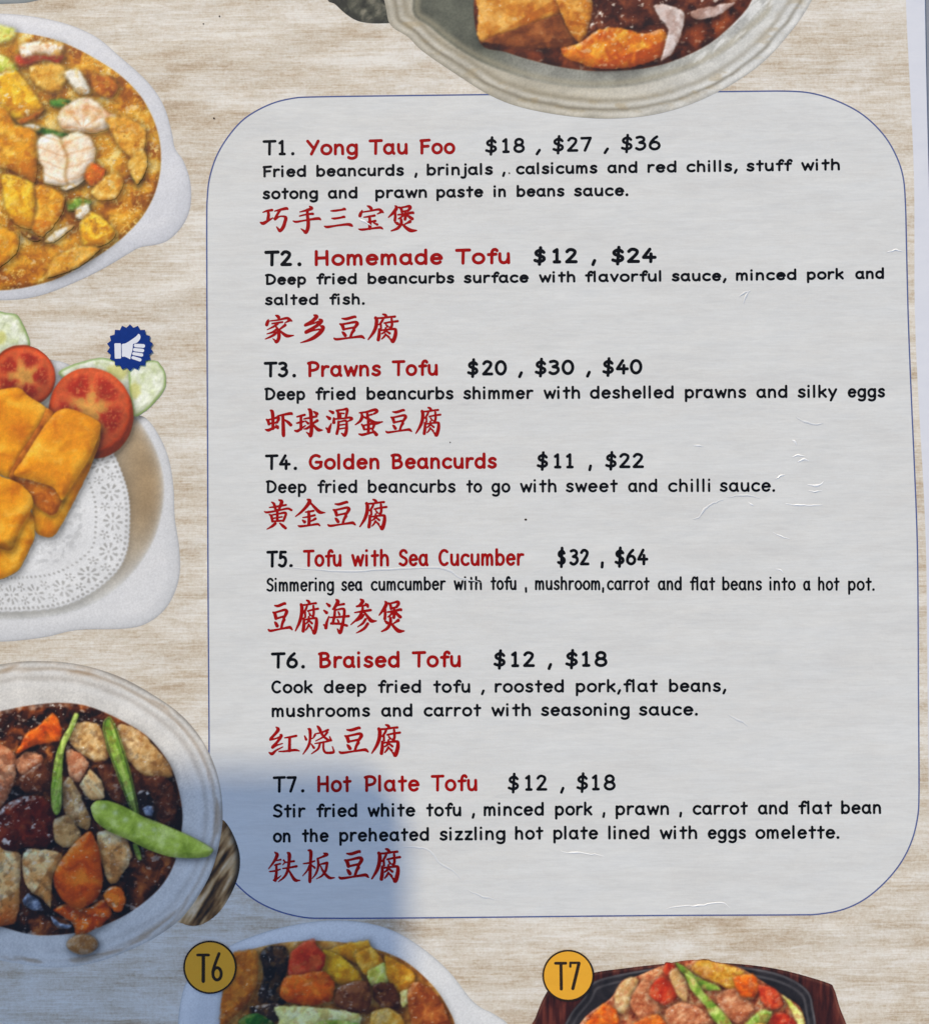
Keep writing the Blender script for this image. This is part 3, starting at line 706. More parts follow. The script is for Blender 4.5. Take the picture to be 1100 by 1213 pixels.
ENTRIES = [
 dict(no=[('T1', 310.9, 338.6), ('.', 345, 349)], nb=[(310, 184.2), (350, 183.8)], cap=19, r=1.45, rr=1.75,
      name=[('Yong', 362.5, 424), ('Tau', 436.4, 483), ('Foo', 496.6, 539.2)], mb=[(362, 184.2), (540, 182.6)],
      price=[('$', 574.3, 588.5), ('18', 594.4, 621.5), (',', 634, 640.5), ('$', 654, 667.7), ('27', 671.2, 700.8), (',', 714.5, 721), ('$36', 735, 782.3)], pb=[(574, 181.8), (782, 178)],
      desc=[([('Fried', 310.9, 362.5), ('beancurds', 374.5, 478.4), (',', 490.5, 494.5), ('brinjals', 505.2, 583.7), (',', 594.4, 598.6), ('calsicums', 610.9, 707.4), ('and', 719, 754.7), ('red', 766.5, 801), ('chills,', 812.7, 873.5), ('stuff', 883.6, 938.7), ('with', 948.5, 994.6)], [(311, 210.2), (560, 207.5), (780, 204.6), (995, 201.8)], 14.4, 1.2),
            ([('sotong', 310.9, 376.8), ('and', 388.2, 423.4), ('prawn', 444.3, 505.7), ('paste', 516.6, 572.4), ('in', 584.2, 599.1), ('beans', 611.6, 668.4), ('sauce.', 679.5, 743.8)], [(311, 236.3), (744, 232.2)], 14.4, 1.2)],
      zh=[('巧', wbox(300, 238, 11, 88, 88, 456, 400)), ('手', wbox(300, 238, 11, 514, 62, 882, 420)), ('三', wbox(300, 238, 11, 920, 95, 1296, 350)), ('宝', wbox(400, 238, 11, 268, 55, 600, 384)), ('煲', wbox(400, 238, 11, 656, 56, 1030, 400))]),
 dict(no=[('T2', 313, 346), ('.', 352.5, 357)], nb=[(313, 315.6), (357, 315.2)], cap=19.4, r=1.75, rr=1.85,
      name=[('Homemade', 372.6, 524.6), ('Tofu', 538.8, 604.2)], mb=[(372, 315.3), (604, 312.9)],
      price=[('$', 631.4, 646.3), ('12', 654, 684), (',', 700, 706), ('$24', 723.6, 777.5)], pb=[(631, 312.3), (778, 311.6)],
      desc=[([('Deep', 313.7, 362.6), ('fried', 374.5, 422.5), ('beancurbs', 435.2, 538), ('surface', 549, 626.2), ('with', 638, 681.3), ('flavorful', 692.4, 783), ('sauce,', 795.2, 860.3), ('minced', 871.2, 943), ('pork', 955.2, 999.2), ('and', 1012.5, 1046.8)], [(313, 337.8), (630, 335), (860, 333), (1047, 330.4)], 13.8, 1.2),
            ([('salted', 313.7, 376.8), ('fish.', 389.8, 431.7)], [(313, 361.8), (432, 361)], 13.8, 1.15)],
      zh=[('家', wbox(305, 366, 11, 96, 74, 474, 440)), ('乡', wbox(305, 366, 11, 555, 72, 860, 450)), ('豆', (395.2, 374.4, 431.9, 402.9)), ('腐', (435.5, 371.4, 471.4, 405.2))]),
 dict(no=[('T3', 312.3, 341.4), ('.', 346.5, 350.5)], nb=[(312, 447.3), (350, 447)], cap=19.4, r=1.6, rr=1.75,
      name=[('Prawns', 363.4, 451.3), ('Tofu', 463.8, 518.7)], mb=[(363, 447), (519, 445.2)],
      price=[('$', 553, 566.5), ('20', 570.7, 600.3), (',', 613.3, 619.2), ('$30', 633, 680), (',', 693.7, 699.6), ('$40', 713, 760.6)], pb=[(553, 445.2), (760, 443.6)],
      desc=[([('Deep', 313, 361.5), ('fried', 373.3, 421), ('beancurbs', 434, 537), ('shimmer', 548.5, 631.7), ('with', 643.5, 687), ('deshelled', 698.4, 797.7), ('prawns', 810.7, 883.5), ('and', 895.4, 932.3), ('silky', 944.3, 991.3), ('eggs', 1003.6, 1048)], [(313, 474.4), (1048, 471)], 15.6, 1.2)],
      zh=[('虾', wbox(310, 478, 10, 40, 72, 366, 396)), ('球', wbox(310, 478, 10, 386, 58, 724, 390)), ('滑', wbox(310, 478, 10, 756, 58, 1072, 388)), ('蛋', wbox(380, 478, 10, 402, 64, 736, 382)), ('豆', (456.7, 485, 487.8, 513.2)), ('腐', (492, 482, 521.8, 516.4))]),
 dict(no=[('T4', 313.7, 344.4), ('.', 348, 352.3)], nb=[(313, 557), (352, 556.8)], cap=19.2, r=1.5, rr=1.75,
      name=[('Golden', 365.5, 449.4), ('Beancurds', 462.4, 588.4)], mb=[(365, 556.8), (588, 555.4)],
      price=[('$', 635.3, 649), ('11', 655.6, 679.3), (',', 696.4, 701), ('$22', 716.4, 762.5)], pb=[(635, 555.2), (762, 554.8)],
      desc=[([('Deep', 314.7, 363), ('fried', 375.7, 423), ('beancurbs', 435.5, 539.5), ('to', 552, 571), ('go', 581.8, 604.4), ('with', 615.6, 659), ('sweet', 669.8, 731.6), ('and', 743.6, 778.2), ('chilli', 791, 841), ('sauce.', 852, 917.5)], [(314, 584.6), (918, 582.7)], 16, 1.15)],
      zh=[('黄', wbox(305, 588, 11, 84, 38, 446, 438)), ('金', wbox(305, 588, 11, 488, 32, 884, 402)), ('豆', (388, 594, 421.2, 624)), ('腐', (425.7, 591, 458, 627.2))]),
 dict(no=[('T5', 315.4, 340.2), ('.', 342.8, 347)], nb=[(315, 672.6), (347, 672.4)], cap=20.8, r=1.55, rr=1.65,
      name=[('Tofu', 358.6, 404.7), ('with', 415.8, 460.8), ('Sea', 471.9, 507.6), ('Cucumber', 519, 620.9)], mb=[(358, 671.8), (621, 670.4)],
      price=[('$', 659.4, 670), ('32', 674, 698), (',', 711, 715), ('$64', 727.5, 767.7)], pb=[(659, 670.2), (768, 669.8)],
      desc=[([('Simmering', 315.4, 395.7), ('sea', 404, 429.3), ('cumcumber', 439, 528), ('with', 537.1, 570.7), ('tofu', 580.7, 611.6), (',', 621.6, 624), ('mushroom', 633.4, 710.7), (',', 712.6, 715.4), ('carrot', 718.5, 769.3), ('and', 778.8, 807.2), ('flat', 816.5, 847), ('beans', 855, 902.2), ('into', 910.8, 942.2), ('a', 950.8, 959.9), ('hot', 968.5, 994.2), ('pot.', 1004, 1035.5)], [(315, 701.2), (570, 699.2), (1035, 700)], 16.6, 1.05)],
      zh=[('豆', (317.6, 714, 346.4, 748.6)), ('腐', (349.5, 710.4, 377, 751)), ('海', wbox(375, 706, 10, 78, 36, 384, 446)), ('参', wbox(375, 706, 10, 400, 32, 714, 450)), ('煲', wbox(375, 706, 10, 736, 58, 1038, 434))]),
 dict(no=[('T6', 320.8, 353), ('.', 357, 361.4)], nb=[(320, 792.4), (362, 792)], cap=20, r=1.6, rr=1.8,
      name=[('Braised', 376.4, 473.3), ('Tofu', 487.5, 545.9)], mb=[(376, 792), (546, 790.8)],
      price=[('$', 584.2, 598.7), ('12', 605, 633.4), (',', 648.2, 653.8), ('$18', 669.2, 719.3)], pb=[(584, 790.8), (720, 790.2)],
      desc=[([('Cook', 321.3, 370.4), ('deep', 383.4, 434), ('fried', 447.3, 498.6), ('tofu', 512.8, 557), (',', 569.4, 574), ('roosted', 585.7, 667.7), ('pork,', 681.6, 735.4), ('flat', 737.8, 779), ('beans,', 792, 860)], [(321, 821.8), (862, 820)], 15.8, 1.2),
            ([('mushrooms', 321.7, 438.3), ('and', 451.3, 488.4), ('carrot', 501.7, 570), ('with', 581.7, 628.7), ('seasoning', 640.5, 745.6), ('sauce.', 756.4, 826)], [(321, 850), (826, 848)], 15.8, 1.2)],
      zh=[('红', wbox(310, 856, 11, 92, 54, 494, 420)), ('烧', wbox(310, 856, 11, 532, 40, 945, 424)), ('豆', (401.5, 861.5, 436.4, 893.2)), ('腐', (439.8, 858, 474, 895.8))]),
 dict(no=[('T7', 323, 351.5), ('.', 356.8, 361)], nb=[(323, 939.4), (361, 939)], cap=20.2, r=1.45, rr=1.7,
      name=[('Hot', 375.7, 416.5), ('Plate', 430.7, 497), ('Tofu', 510, 565.3)], mb=[(375, 939), (565, 937.6)],
      price=[('$', 601, 614.5), ('12', 621.6, 648), (',', 663, 668.4), ('$18', 682.3, 729)], pb=[(601, 937.4), (729, 936.6)],
      desc=[([('Stir', 323.2, 362), ('fried', 374.5, 423), ('white', 435.2, 492), ('tofu', 504.5, 546.3), (',', 558.4, 562.5), ('minced', 572.6, 644), ('pork', 657, 701.5), (',', 713, 716.8), ('prawn', 728.7, 792.2), (',', 804, 807.7), ('carrot', 820, 885.7), ('and', 897.3, 932.9), ('flat', 945, 985.6), ('bean', 995.7, 1043.3)], [(323, 969), (640, 966.7), (1043, 964.6)], 16.4, 1.2),
            ([('on', 323.2, 344.2), ('the', 357.4, 389.4), ('preheated', 401.7, 508), ('sizzling', 520.3, 598.6), ('hot', 609.7, 643.5), ('plate', 655, 708.3), ('lined', 720, 768.8), ('with', 781, 825.6), ('eggs', 837.9, 883.3), ('omelette.', 894.3, 993.7)], [(323, 998.6), (640, 995), (994, 994)], 16.4, 1.2)],
      zh=[('铁', wbox(310, 1004, 11, 84, 56, 504, 460)), ('板', wbox(310, 1004, 11, 528, 30, 955, 462)), ('豆', (401.2, 1008, 436.8, 1042)), ('腐', (439.8, 1005, 474, 1045))]),
]
for e in ENTRIES:
    ent = lettering('dish_name', e['name'], e['mb'], e['cap'], e['rr'], M_RED, menu)
    ent['label'] = 'red dish name reading ' + ' '.join(w[0] for w in e['name'])
    lettering('item_number', e['no'], e['nb'], e['cap'] - 0.3, e['r'], M_BLACK, ent)
    lettering('price', e['price'], e['pb'], e['cap'] - 0.8, e['r'], M_BLACK, ent)
    for words, bl, cap, r in e['desc']:
        lettering('description_line', words, bl, cap, r, M_BLACK, ent)
    chinese(e['zh'], ent)

# ------------------------------------------------------------------ printed dish pictures
PAL = {
 'tofu': [rgb(196, 112, 12), rgb(224, 152, 24), rgb(240, 186, 66)],
 'tofudark': [rgb(140, 66, 12), rgb(178, 94, 18), rgb(208, 126, 32)],
 'tofuyellow': [rgb(198, 124, 8), rgb(232, 176, 24), rgb(246, 208, 70)],
 'tofubright': [rgb(200, 110, 8), rgb(230, 150, 20), rgb(244, 184, 58)],
 'prawn': [rgb(222, 172, 124), rgb(240, 216, 186), rgb(247, 234, 216), rgb(250, 244, 234)],
 'white': [rgb(205, 196, 176), rgb(228, 222, 206), rgb(244, 240, 230)],
 'green': [rgb(20, 66, 16), rgb(42, 100, 26), rgb(92, 142, 50)],
 'lime': [rgb(84, 124, 30), rgb(138, 172, 58), rgb(200, 216, 116)],
 'lettuce': [rgb(176, 190, 50), rgb(214, 216, 100), rgb(236, 234, 160)],
 'carrot': [rgb(176, 58, 4), rgb(220, 90, 8), rgb(240, 130, 30)],
 'tomato': [rgb(158, 30, 12), rgb(196, 56, 24), rgb(220, 92, 48)],
 'brown': [rgb(58, 24, 10), rgb(98, 46, 22), rgb(142, 82, 44)],
 'dark': [rgb(16, 12, 12), rgb(38, 26, 22), rgb(78, 54, 40)],
 'glossyred': [rgb(48, 8, 4), rgb(92, 22, 8), rgb(138, 50, 20)],
 'pork': [rgb(168, 88, 50), rgb(206, 132, 88), rgb(232, 180, 136)],
 'tan': [rgb(170, 120, 62), rgb(204, 160, 98), rgb(228, 198, 146)],
 'radish': [rgb(204, 136, 66), rgb(240, 192, 124), rgb(252, 228, 178)],
 'pea': [rgb(128, 152, 36), rgb(180, 200, 72), rgb(214, 226, 124)],
 'cucumber': [rgb(196, 206, 160), rgb(218, 224, 200), rgb(234, 238, 226)],
 'eggy': [rgb(196, 128, 24), rgb(222, 168, 60), rgb(240, 204, 116)],
 'cabbage': [rgb(196, 190, 90), rgb(222, 218, 130), rgb(238, 236, 176)],
}
LX, LY = -0.45, -0.65


def mixpal(pal, t):
    p = PAL[pal] if isinstance(pal, str) else pal
    t = np.clip(t, 0, 1)[..., None] * (len(p) - 1)
    r = np.zeros(t.shape[:-1] + (3,))
    for i in range(len(p)):
        r += p[i] * np.clip(1 - np.abs(t - i), 0, 1)
    return r


def p_last(pal):
    return (PAL[pal] if isinstance(pal, str) else pal)[-1]


def blur(C, s):
    r = max(int(3 * s), 1)
    k = np.exp(-0.5 * (np.arange(-r, r + 1) / s) ** 2); k /= k.sum()
    for ax_ in (0, 1):
        pad = [(0, 0)] * C.ndim; pad[ax_] = (r, r)
        Pd = np.pad(C, pad, mode='edge')
        C = sum(kk * np.take(Pd, np.arange(i_, i_ + C.shape[ax_]), axis=ax_) for i_, kk in enumerate(k))
    return C


def shade(X, Y, S, pal, seed=0, scale=9.0, edge=7.0, dark=0.35, relief=0.5, spec=0.25, bias=0.5, dome=1.0, streak=None, mottle=1.0, fine=0.05, threads=0, facet=None, wet=None):
    """the look a printed photograph gives a lump of food: pigment variation, roundness, wet glints"""
    wx = (fbm(X / scale, Y / scale, seed + 3) - .5) * scale * 1.3
    wy = (fbm(X / scale, Y / scale, seed + 9) - .5) * scale * 1.3
    if streak is not None:
        ca, sa = math.cos(streak), math.sin(streak)
        u, v = (X * ca + Y * sa) / 4.0, (-X * sa + Y * ca)
        n1 = fbm(u / scale, v / scale * 1.6, seed, 5)
        X2, Y2 = u, v
    else:
        n1 = fbm((X + wx) / scale, (Y + wy) / scale, seed, 4, .5)
        X2, Y2 = X, Y
    st = Y[1, 0] - Y[0, 0]
    e = np.clip(S / edge, 0, 1)
    Hh = (1 - (1 - e) ** 2) * edge * 0.36 * dome
    Hh = Hh + relief * scale * 0.30 * fbm((X2 + wx) / scale * 1.3, (Y2 + wy) / scale * 1.3, seed + 31, 3, .45)
    Hh = blur(Hh, 1.1)
    gy, gx = np.gradient(Hh, st)
    il = 1 / np.sqrt(gx ** 2 + gy ** 2 + 1)
    lam = ((-gx) * LX + (-gy) * LY + 0.75) * il
    t = 0.5 + (n1 - 0.5) * 1.7 * mottle + (bias - 0.5) + (lam - 0.72) * 0.35
    if facet:
        fx, fy, fo, fk = facet
        cx_, cy_ = X[S > 0].mean() if (S > 0).any() else 0, Y[S > 0].mean() if (S > 0).any() else 0
        m_ = smst(-1.2, 1.2, (X - cx_) * fx + (Y - cy_) * fy - fo)
        t = t - m_ * fk
    c = mixpal(pal, t)
    c = c * (0.70 + 0.36 * np.clip(lam, 0, 1.35) / 0.75)[..., None]
    c = c * (1 - 0.35 * dark * np.exp(-np.clip(S, 0, 99) / (edge * 0.35)))[..., None]
    if spec:
        sp = smst(0.90, 1.10, lam + 0.20 * (fbm(X / 4, Y / 4, seed + 77, 2) - .5)) * spec
        glint = smst(0.66, 0.80, fbm(X / 8.0, Y / 5.5, seed + 5, 3)) * spec * 0.9
        if spec >= .2:
            tiny = smst(0.80, 0.88, fbm(X / 3.4, Y / 2.4, seed + 15, 2)) * smst(.62, .82, lam) * min(spec * 2.2, 1)
            glint = np.maximum(glint, tiny)
        c = c + (np.array([1, .985, .95]) - c) * np.clip(sp + glint, 0, 1)[..., None]
    c = c * (1 - fine * 0.5 + fine * smst(.25, .75, fbm(X / 4.2, Y / 4.2, seed + 61, 3)))[..., None]
    if threads:
        th_ = np.abs(fbm((X + wx * 2.2) / 13, (Y + wy * 2.2) / 13, seed + 81, 4) - .5)
        k_ = (np.exp(-(th_ / .030) ** 2) * smst(.40, .60, fbm(X / 18, Y / 18, seed + 83, 3)) * threads)[..., None]
        c = c * (1 - k_) + np.minimum(p_last(pal) * 1.04 + .03, 1) * k_
        th2 = np.abs(fbm((X - wx * 2.0) / 9, (Y + wy * 2.0) / 9, seed + 181, 3) - .5)
        k2 = (np.exp(-(th2 / .03) ** 2) * .35)[..., None]
        c = c * (1 - k2 * .5)
    return np.clip(c, 0.01, 1)


STEP = 1.0


class Dish:
    """one printed dish: everything is painted on a single picture, then cut into its sheets"""
    ST = 0.9

    def __init__(self, outer, label, layer0=4, soft=0.55, top=14):
        self.outer = smooth_closed(outer, 5)
        self.label, self.layer, self.soft = label, layer0, soft
        p = self.outer
        self.X, self.Y = grid(p[:, 0].min() - 14, p[:, 1].min() - top, p[:, 0].max() + 14, p[:, 1].max() + 14, self.ST)
        self.items, self.pieces = [], []

    def base(self, paint, name='bowl'):
        S = sdf_poly(self.X, self.Y, self.outer)
        self.C = paint(self.X, self.Y, S)
        self.items.append((name, S, slice(None), slice(None), None))

    def window(self, q, pad=12):
        x0, y0 = q.min(0) - pad; x1, y1 = q.max(0) + pad
        i0 = max(int((x0 - self.X[0, 0]) / self.ST), 0); i1 = max(min(int((x1 - self.X[0, 0]) / self.ST) + 2, self.X.shape[1]), i0 + 2)
        j0 = max(int((y0 - self.Y[0, 0]) / self.ST), 0); j1 = max(min(int((y1 - self.Y[0, 0]) / self.ST) + 2, self.X.shape[0]), j0 + 2)
        return slice(j0, j1), slice(i0, i1)

    def lay(self, name, q, painter, rag=0.0, seed=0, edge_soft=0.9, shadow=0.32, label=None, under=None):
        js, is_ = self.window(q)
        X, Y = self.X[js, is_], self.Y[js, is_]
        if X.size < 20 or min(X.shape) < 3:
            return
        S = sdf_poly(X, Y, q)
        if rag:
            S = S + (fbm(X / 6, Y / 6, seed + 400, 4) - .5) * rag
        if (S > 0).sum() < 8:
            return
        if shadow:
            Sh = sdf_poly(X - 1.8, Y - 2.6, q)
            self.C[js, is_] *= (1 - shadow * np.exp(np.minimum(Sh, 0) / 3.6) * smst(-11, -5, Sh))[..., None]
        c = painter(X, Y, S)
        a = smst(-edge_soft, edge_soft, S)
        if under is not None:
            cov, Cg = under
            nn = fbm(X / 7, Y / 7, seed + 900, 4)
            a = smst(-edge_soft, edge_soft * 1.6, S + (nn - .5) * 2.0)
            cv_ = (cov * smst(.48, .68, nn))[..., None]
            c = c * (1 - cv_) + Cg[js, is_] * cv_ * 0.96
        self.C[js, is_] = self.C[js, is_] * (1 - a[..., None]) + c * a[..., None]
        self.items.append((name, S, js, is_, label))

    def fill(self, poly, pal, name, ks=0.9, soft=2.5, coat=0.3, **kw):
        q = smooth_closed(poly, 5, ks)
        self.lay(name, q, lambda X, Y, S: shade(X, Y, S, pal, **kw), shadow=0)
        self.G = self.C.copy()
        for i, (q, nm, pl, mod, label, k) in enumerate(self.pieces):
            self.put(i, q, nm, pl, mod, label, dict(k), soft, coat)

    def piece(self, name, poly, pal, ks=0.7, mod=None, label=None, **kw):
        self.pieces.append((smooth_closed(poly, 5, ks), name, pal, mod, label, kw))

    def put(self, i, q, nm, pl, mod, label, k, soft, coat):
        coat = k.pop('cover', coat)
        rag = k.pop('rag', 1.0) * (3.0 if coat else 1.2)
        k.setdefault('seed', 13 * i + 7)
        if nm in ('fried_tofu', 'tofu_cube', 'braised_piece') and 'facet' not in k:
            an = .5 + 1.3 * _h(np.array(i), np.array(3), 5)
            k['facet'] = (math.cos(an), math.sin(an), 0.22 * (q[:, 1].max() - q[:, 1].min()), .38)

        def pf(X, Y, S):
            C = shade(X, Y, S, pl, **k)
            return mod(X, Y, S, C) if mod else C
        self.lay(nm, q, pf, rag=rag, seed=i, edge_soft=soft * .45 if coat else .8, under=(coat, self.G) if coat else None, label=label)

    def flush(self, plain=False):
        if plain:
            for i, (q, nm, pl, mod, label, k) in enumerate(self.pieces):
                self.put(i, q, nm, pl, mod, label, dict(k), .8, 0)
        C = blur(self.C, self.soft)
        C = C * (0.955 + 0.09 * fbm(self.X / 1.5, self.Y / 1.5, 55, 2))[..., None]
        root = None
        for n_i, (name, S, js, is_, label) in enumerate(self.items):
            X, Y = self.X[js, is_], self.Y[js, is_]
            o = link(name, contour(name, X, Y, S, self.layer + n_i * 0.6, M_PRINT, np.clip(C[js, is_], 0.01, 1)), root or menu)
            if label:
                o['label'] = label
            if root is None:
                root = o
                o['label'] = self.label
        self.root = root
        return root


def ell(cx, cy, rx, ry, rot=0, n=16):
    return [(cx + rx * math.cos(a) * math.cos(rot) - ry * math.sin(a) * math.sin(rot), cy + rx * math.cos(a) * math.sin(rot) + ry * math.sin(a) * math.cos(rot)) for a in np.linspace(0, 2 * math.pi, n + 1)[:-1]]


def Z(ox, oy, s, pts):
    return [(ox + x / s, oy + y / s) for x, y in pts]


def ceramic(c0, c1, seed, lo=0.85, width=22, dirx=-0.5, diry=-0.6, rim=None, speck=0.02):
    def f(X, Y, S):
        n = fbm(X / 40, Y / 40, seed, 3); g = fbm(X / 1.7, Y / 1.7, seed + 4, 2)
        e = np.clip(S / width, 0, 1)
        Hh = np.sin(e * math.pi * 0.5) * width * 0.5
        gy, gx = np.gradient(Hh, Y[1, 0] - Y[0, 0])
        lam = (-gx) * dirx + (-gy) * diry
        t = np.clip(0.62 + 0.62 * lam + (n - .5) * 0.25, 0, 1)[..., None]
        c = c0 * (1 - t) + c1 * t
        c = c * (1 - 0.16 * np.exp(-np.clip(S, 0, 99) / 1.6))[..., None]
        c = c * (1 - speck + 2 * speck * g)[..., None]
        return np.clip(c, 0, 1)
    return f


# --- bowl of prawn and egg tofu, upper left
z = lambda pts: Z(0, 0, 3.193, pts)
outer1 = z([(0, 50), (200, 75), (350, 130), (450, 210), (560, 310), (620, 400), (650, 500), (662, 560), (695, 610), (720, 690), (720, 780), (692, 850), (640, 905), (590, 925), (530, 935), (480, 962), (400, 1010), (300, 1060), (150, 1118), (0, 1135)]) + \
    [(-60, 350), (-130, 318), (-165, 296), (-205, 285), (-222, 240), (-214, 195), (-196, 160), (-180, 105), (-130, 52), (-62, 22)]
d = Dish(outer1, 'printed picture of a white bowl of prawns, fried tofu and egg gravy')
d.base(ceramic(rgb(192, 195, 204), rgb(238, 238, 242), 3, width=20))
Q = lambda name, pts, pal, **kw: d.piece(name, z(pts), pal, **kw)
Q('lettuce', [(-20, 92), (60, 108), (45, 150), (-20, 165)], 'lettuce', edge=5, spec=.1)
Q('lettuce', [(-20, 200), (30, 215), (70, 260), (40, 285), (-20, 270)], 'lettuce', edge=5, spec=.35)
Q('prawn', [(60, 205), (110, 200), (240, 205), (225, 240), (160, 228), (90, 252), (60, 235)], 'tomato', edge=4, relief=.8)
Q('prawn', [(72, 170), (150, 150), (230, 158), (242, 185), (215, 212), (150, 205), (90, 222)], 'prawn', edge=7, scale=7)
Q('egg_flake', [(110, 250), (230, 240), (260, 290), (210, 350), (130, 320)], 'eggy', edge=5)
Q('fried_tofu', [(-30, 290), (60, 265), (110, 320), (165, 405), (120, 435), (65, 455), (-30, 425)], 'tofuyellow', scale=9, edge=8, spec=.75)
Q('fried_tofu', [(60, 455), (120, 432), (166, 408), (160, 428), (90, 470)], 'tofudark', edge=3)
Q('mushroom_slice', [(240, 275), (262, 262), (305, 268), (340, 325), (338, 358), (300, 355), (265, 322)], 'white', edge=6)
Q('egg_flake', [(340, 280), (420, 290), (450, 330), (420, 372), (360, 350)], 'tofudark', edge=5)
Q('spring_onion', [(188, 378), (225, 370), (268, 378), (255, 405), (215, 408), (190, 398)], 'green', edge=4, rag=.4)
Q('spring_onion', [(120, 490), (150, 480), (260, 505), (240, 522), (170, 512)], 'green', edge=3, rag=.4)
Q('mushroom_slice', [(90, 475), (125, 465), (155, 482), (140, 498), (105, 490)], 'white', edge=3)
Q('prawn', [(215, 450), (235, 408), (290, 372), (335, 366), (375, 385), (400, 415), (438, 435), (432, 470), (390, 495), (340, 505), (290, 500), (240, 490)], 'prawn', edge=12, scale=13, relief=.5, mottle=.75, cover=.2, dark=.2,
  mod=lambda X, Y, S, C: C * (1 - .20 * np.exp(-((np.mod(np.arctan2(Y - 152, X - 98) * 9 + 3 * fbm(X / 8, Y / 8, 4, 2), 7.5) - 3.7) / 1.3) ** 2)[..., None] * np.array([.3, .9, 1.4])))
Q('egg_flake', [(400, 450), (470, 440), (550, 480), (550, 560), (500, 600), (440, 540)], [rgb(196, 122, 22), rgb(222, 160, 50), rgb(238, 200, 108)], edge=4, relief=.8, cover=.9)
Q('fried_tofu', [(-30, 400), (30, 415), (60, 470), (110, 480), (145, 520), (135, 690), (90, 675), (40, 640), (-30, 620)], 'tofu', scale=12, edge=10, spec=.3)
Q('prawn', [(138, 545), (150, 515), (190, 503), (228, 518), (250, 512), (285, 498), (335, 512), (364, 560), (360, 610), (335, 655), (312, 690), (265, 708), (212, 704), (168, 690), (160, 640), (145, 600)], 'prawn', edge=12, scale=14, relief=.5, mottle=.75, cover=.12, dark=.2,
  mod=lambda X, Y, S, C: C * (1 - .34 * np.exp(-((X - 76 - (Y - 175) * .12 - 2.5 * np.sin(Y / 7)) / 2.6) ** 2)[..., None] * np.array([.5, .8, 1.2])) * (1 - .16 * np.exp(-((np.mod(Y + .35 * np.abs(X - 77) + 4 * fbm(X / 9, Y / 9, 3, 2), 15) - 7) / 1.5) ** 2)[..., None] * np.array([.3, .8, 1.3])))
Q('prawn_tail', [(230, 708), (290, 690), (335, 665), (300, 700), (250, 722)], 'white', edge=2, rag=.3)
Q('tomato', [(345, 615), (400, 640), (385, 690), (345, 705), (318, 668)], 'carrot', edge=5, relief=.8)
Q('egg_flake', [(380, 680), (440, 650), (470, 690), (440, 750), (380, 760), (340, 730)], [rgb(196, 122, 22), rgb(222, 160, 50), rgb(238, 200, 108)], edge=4, relief=.8, cover=.9)
Q('herb', [(250, 760), (300, 745), (345, 760), (330, 785), (260, 800)], 'lime', edge=4, relief=1.)
Q('herb', [(500, 640), (530, 632), (540, 665), (515, 692), (500, 672)], 'green', edge=4, rag=.6)
Q('fried_tofu', [(5, 670), (50, 660), (130, 695), (140, 800), (125, 868), (60, 848), (20, 790)], 'tofuyellow', scale=11, edge=6, relief=.35)
Q('fried_tofu', [(132, 700), (200, 708), (245, 745), (235, 810), (165, 895), (122, 868), (138, 790)], 'tofu', scale=11, edge=7, relief=.4)
Q('egg_flake', [(285, 790), (330, 765), (345, 800), (320, 830), (285, 825)], 'white', edge=4)
Q('fried_tofu', [(300, 850), (345, 800), (390, 820), (440, 880), (400, 925), (320, 935)], 'tofuyellow', scale=8, edge=7)
Q('bamboo_shred', [(165, 915), (200, 880), (255, 848), (282, 855), (235, 895), (195, 920)], 'white', edge=3)
Q('fried_tofu', [(-30, 860), (45, 870), (75, 895), (60, 960), (0, 1010), (-30, 1005)], 'tofu', edge=8)
Q('egg_flake', [(200, 980), (290, 930), (380, 940), (300, 1010), (180, 1050)], [rgb(196, 122, 22), rgb(222, 160, 50), rgb(238, 200, 108)], edge=4, relief=.8, cover=.9)
Q('egg_flake', [(480, 620), (540, 560), (560, 620), (520, 700)], 'eggy', edge=3, relief=1.)
Q('mushroom_slice', [(80, 875), (120, 885), (155, 905), (120, 912)], 'brown', edge=2, spec=.8)
for (x, y, r_, pn) in [(-45, 80, 26, 'tofuyellow'), (-95, 120, 30, 'tofu'), (-60, 200, 30, 'prawn'), (-120, 210, 26, 'tofuyellow'), (-70, 280, 30, 'tofu')]:
    d.piece('fried_tofu' if pn != 'prawn' else 'prawn', [(x + r_ * math.cos(a) * (1 + .12 * math.sin(3 * a + x)), y + r_ * .8 * math.sin(a)) for a in np.linspace(0, 6.28, 9)[:-1]], pn, edge=9)
inner1 = z([(0, 118), (150, 135), (250, 165), (350, 215), (450, 280), (530, 360), (580, 450), (605, 540), (607, 640), (582, 740), (530, 830), (450, 910), (350, 980), (200, 1060), (0, 1098)]) + [(-60, 332), (-130, 288), (-165, 220), (-168, 150), (-135, 85), (-60, 44)]
d.fill(inner1, [rgb(156, 84, 12), rgb(202, 130, 22), rgb(222, 162, 44), rgb(238, 206, 122)], 'egg_gravy', scale=15, edge=7, relief=.5, spec=.45, dark=.25, seed=91, bias=.46, mottle=1.15, threads=.9, soft=5.0, coat=.55)
d.flush()

# --- golden tofu sticks dish, middle left
z = lambda pts: Z(0, 350, 2.889, pts)
outer2 = z([(190, 222), (260, 250), (330, 300), (440, 395), (500, 420), (545, 480), (578, 560), (594, 660), (598, 760), (614, 870), (612, 970), (575, 1060), (510, 1118), (430, 1140), (265, 1145), (150, 1170), (0, 1185)]) + \
    [(-60, 758), (-120, 745), (-180, 748), (-212, 705), (-205, 640), (-205, 570), (-165, 490), (-100, 440), (0, 420)]
d = Dish(outer2, 'printed picture of golden fried tofu sticks on a paper doily in a white dish', top=60)


def dish2(X, Y, S):
    c = ceramic(rgb(196, 198, 202), rgb(236, 236, 238), 23, width=18)(X, Y, S)
    return c


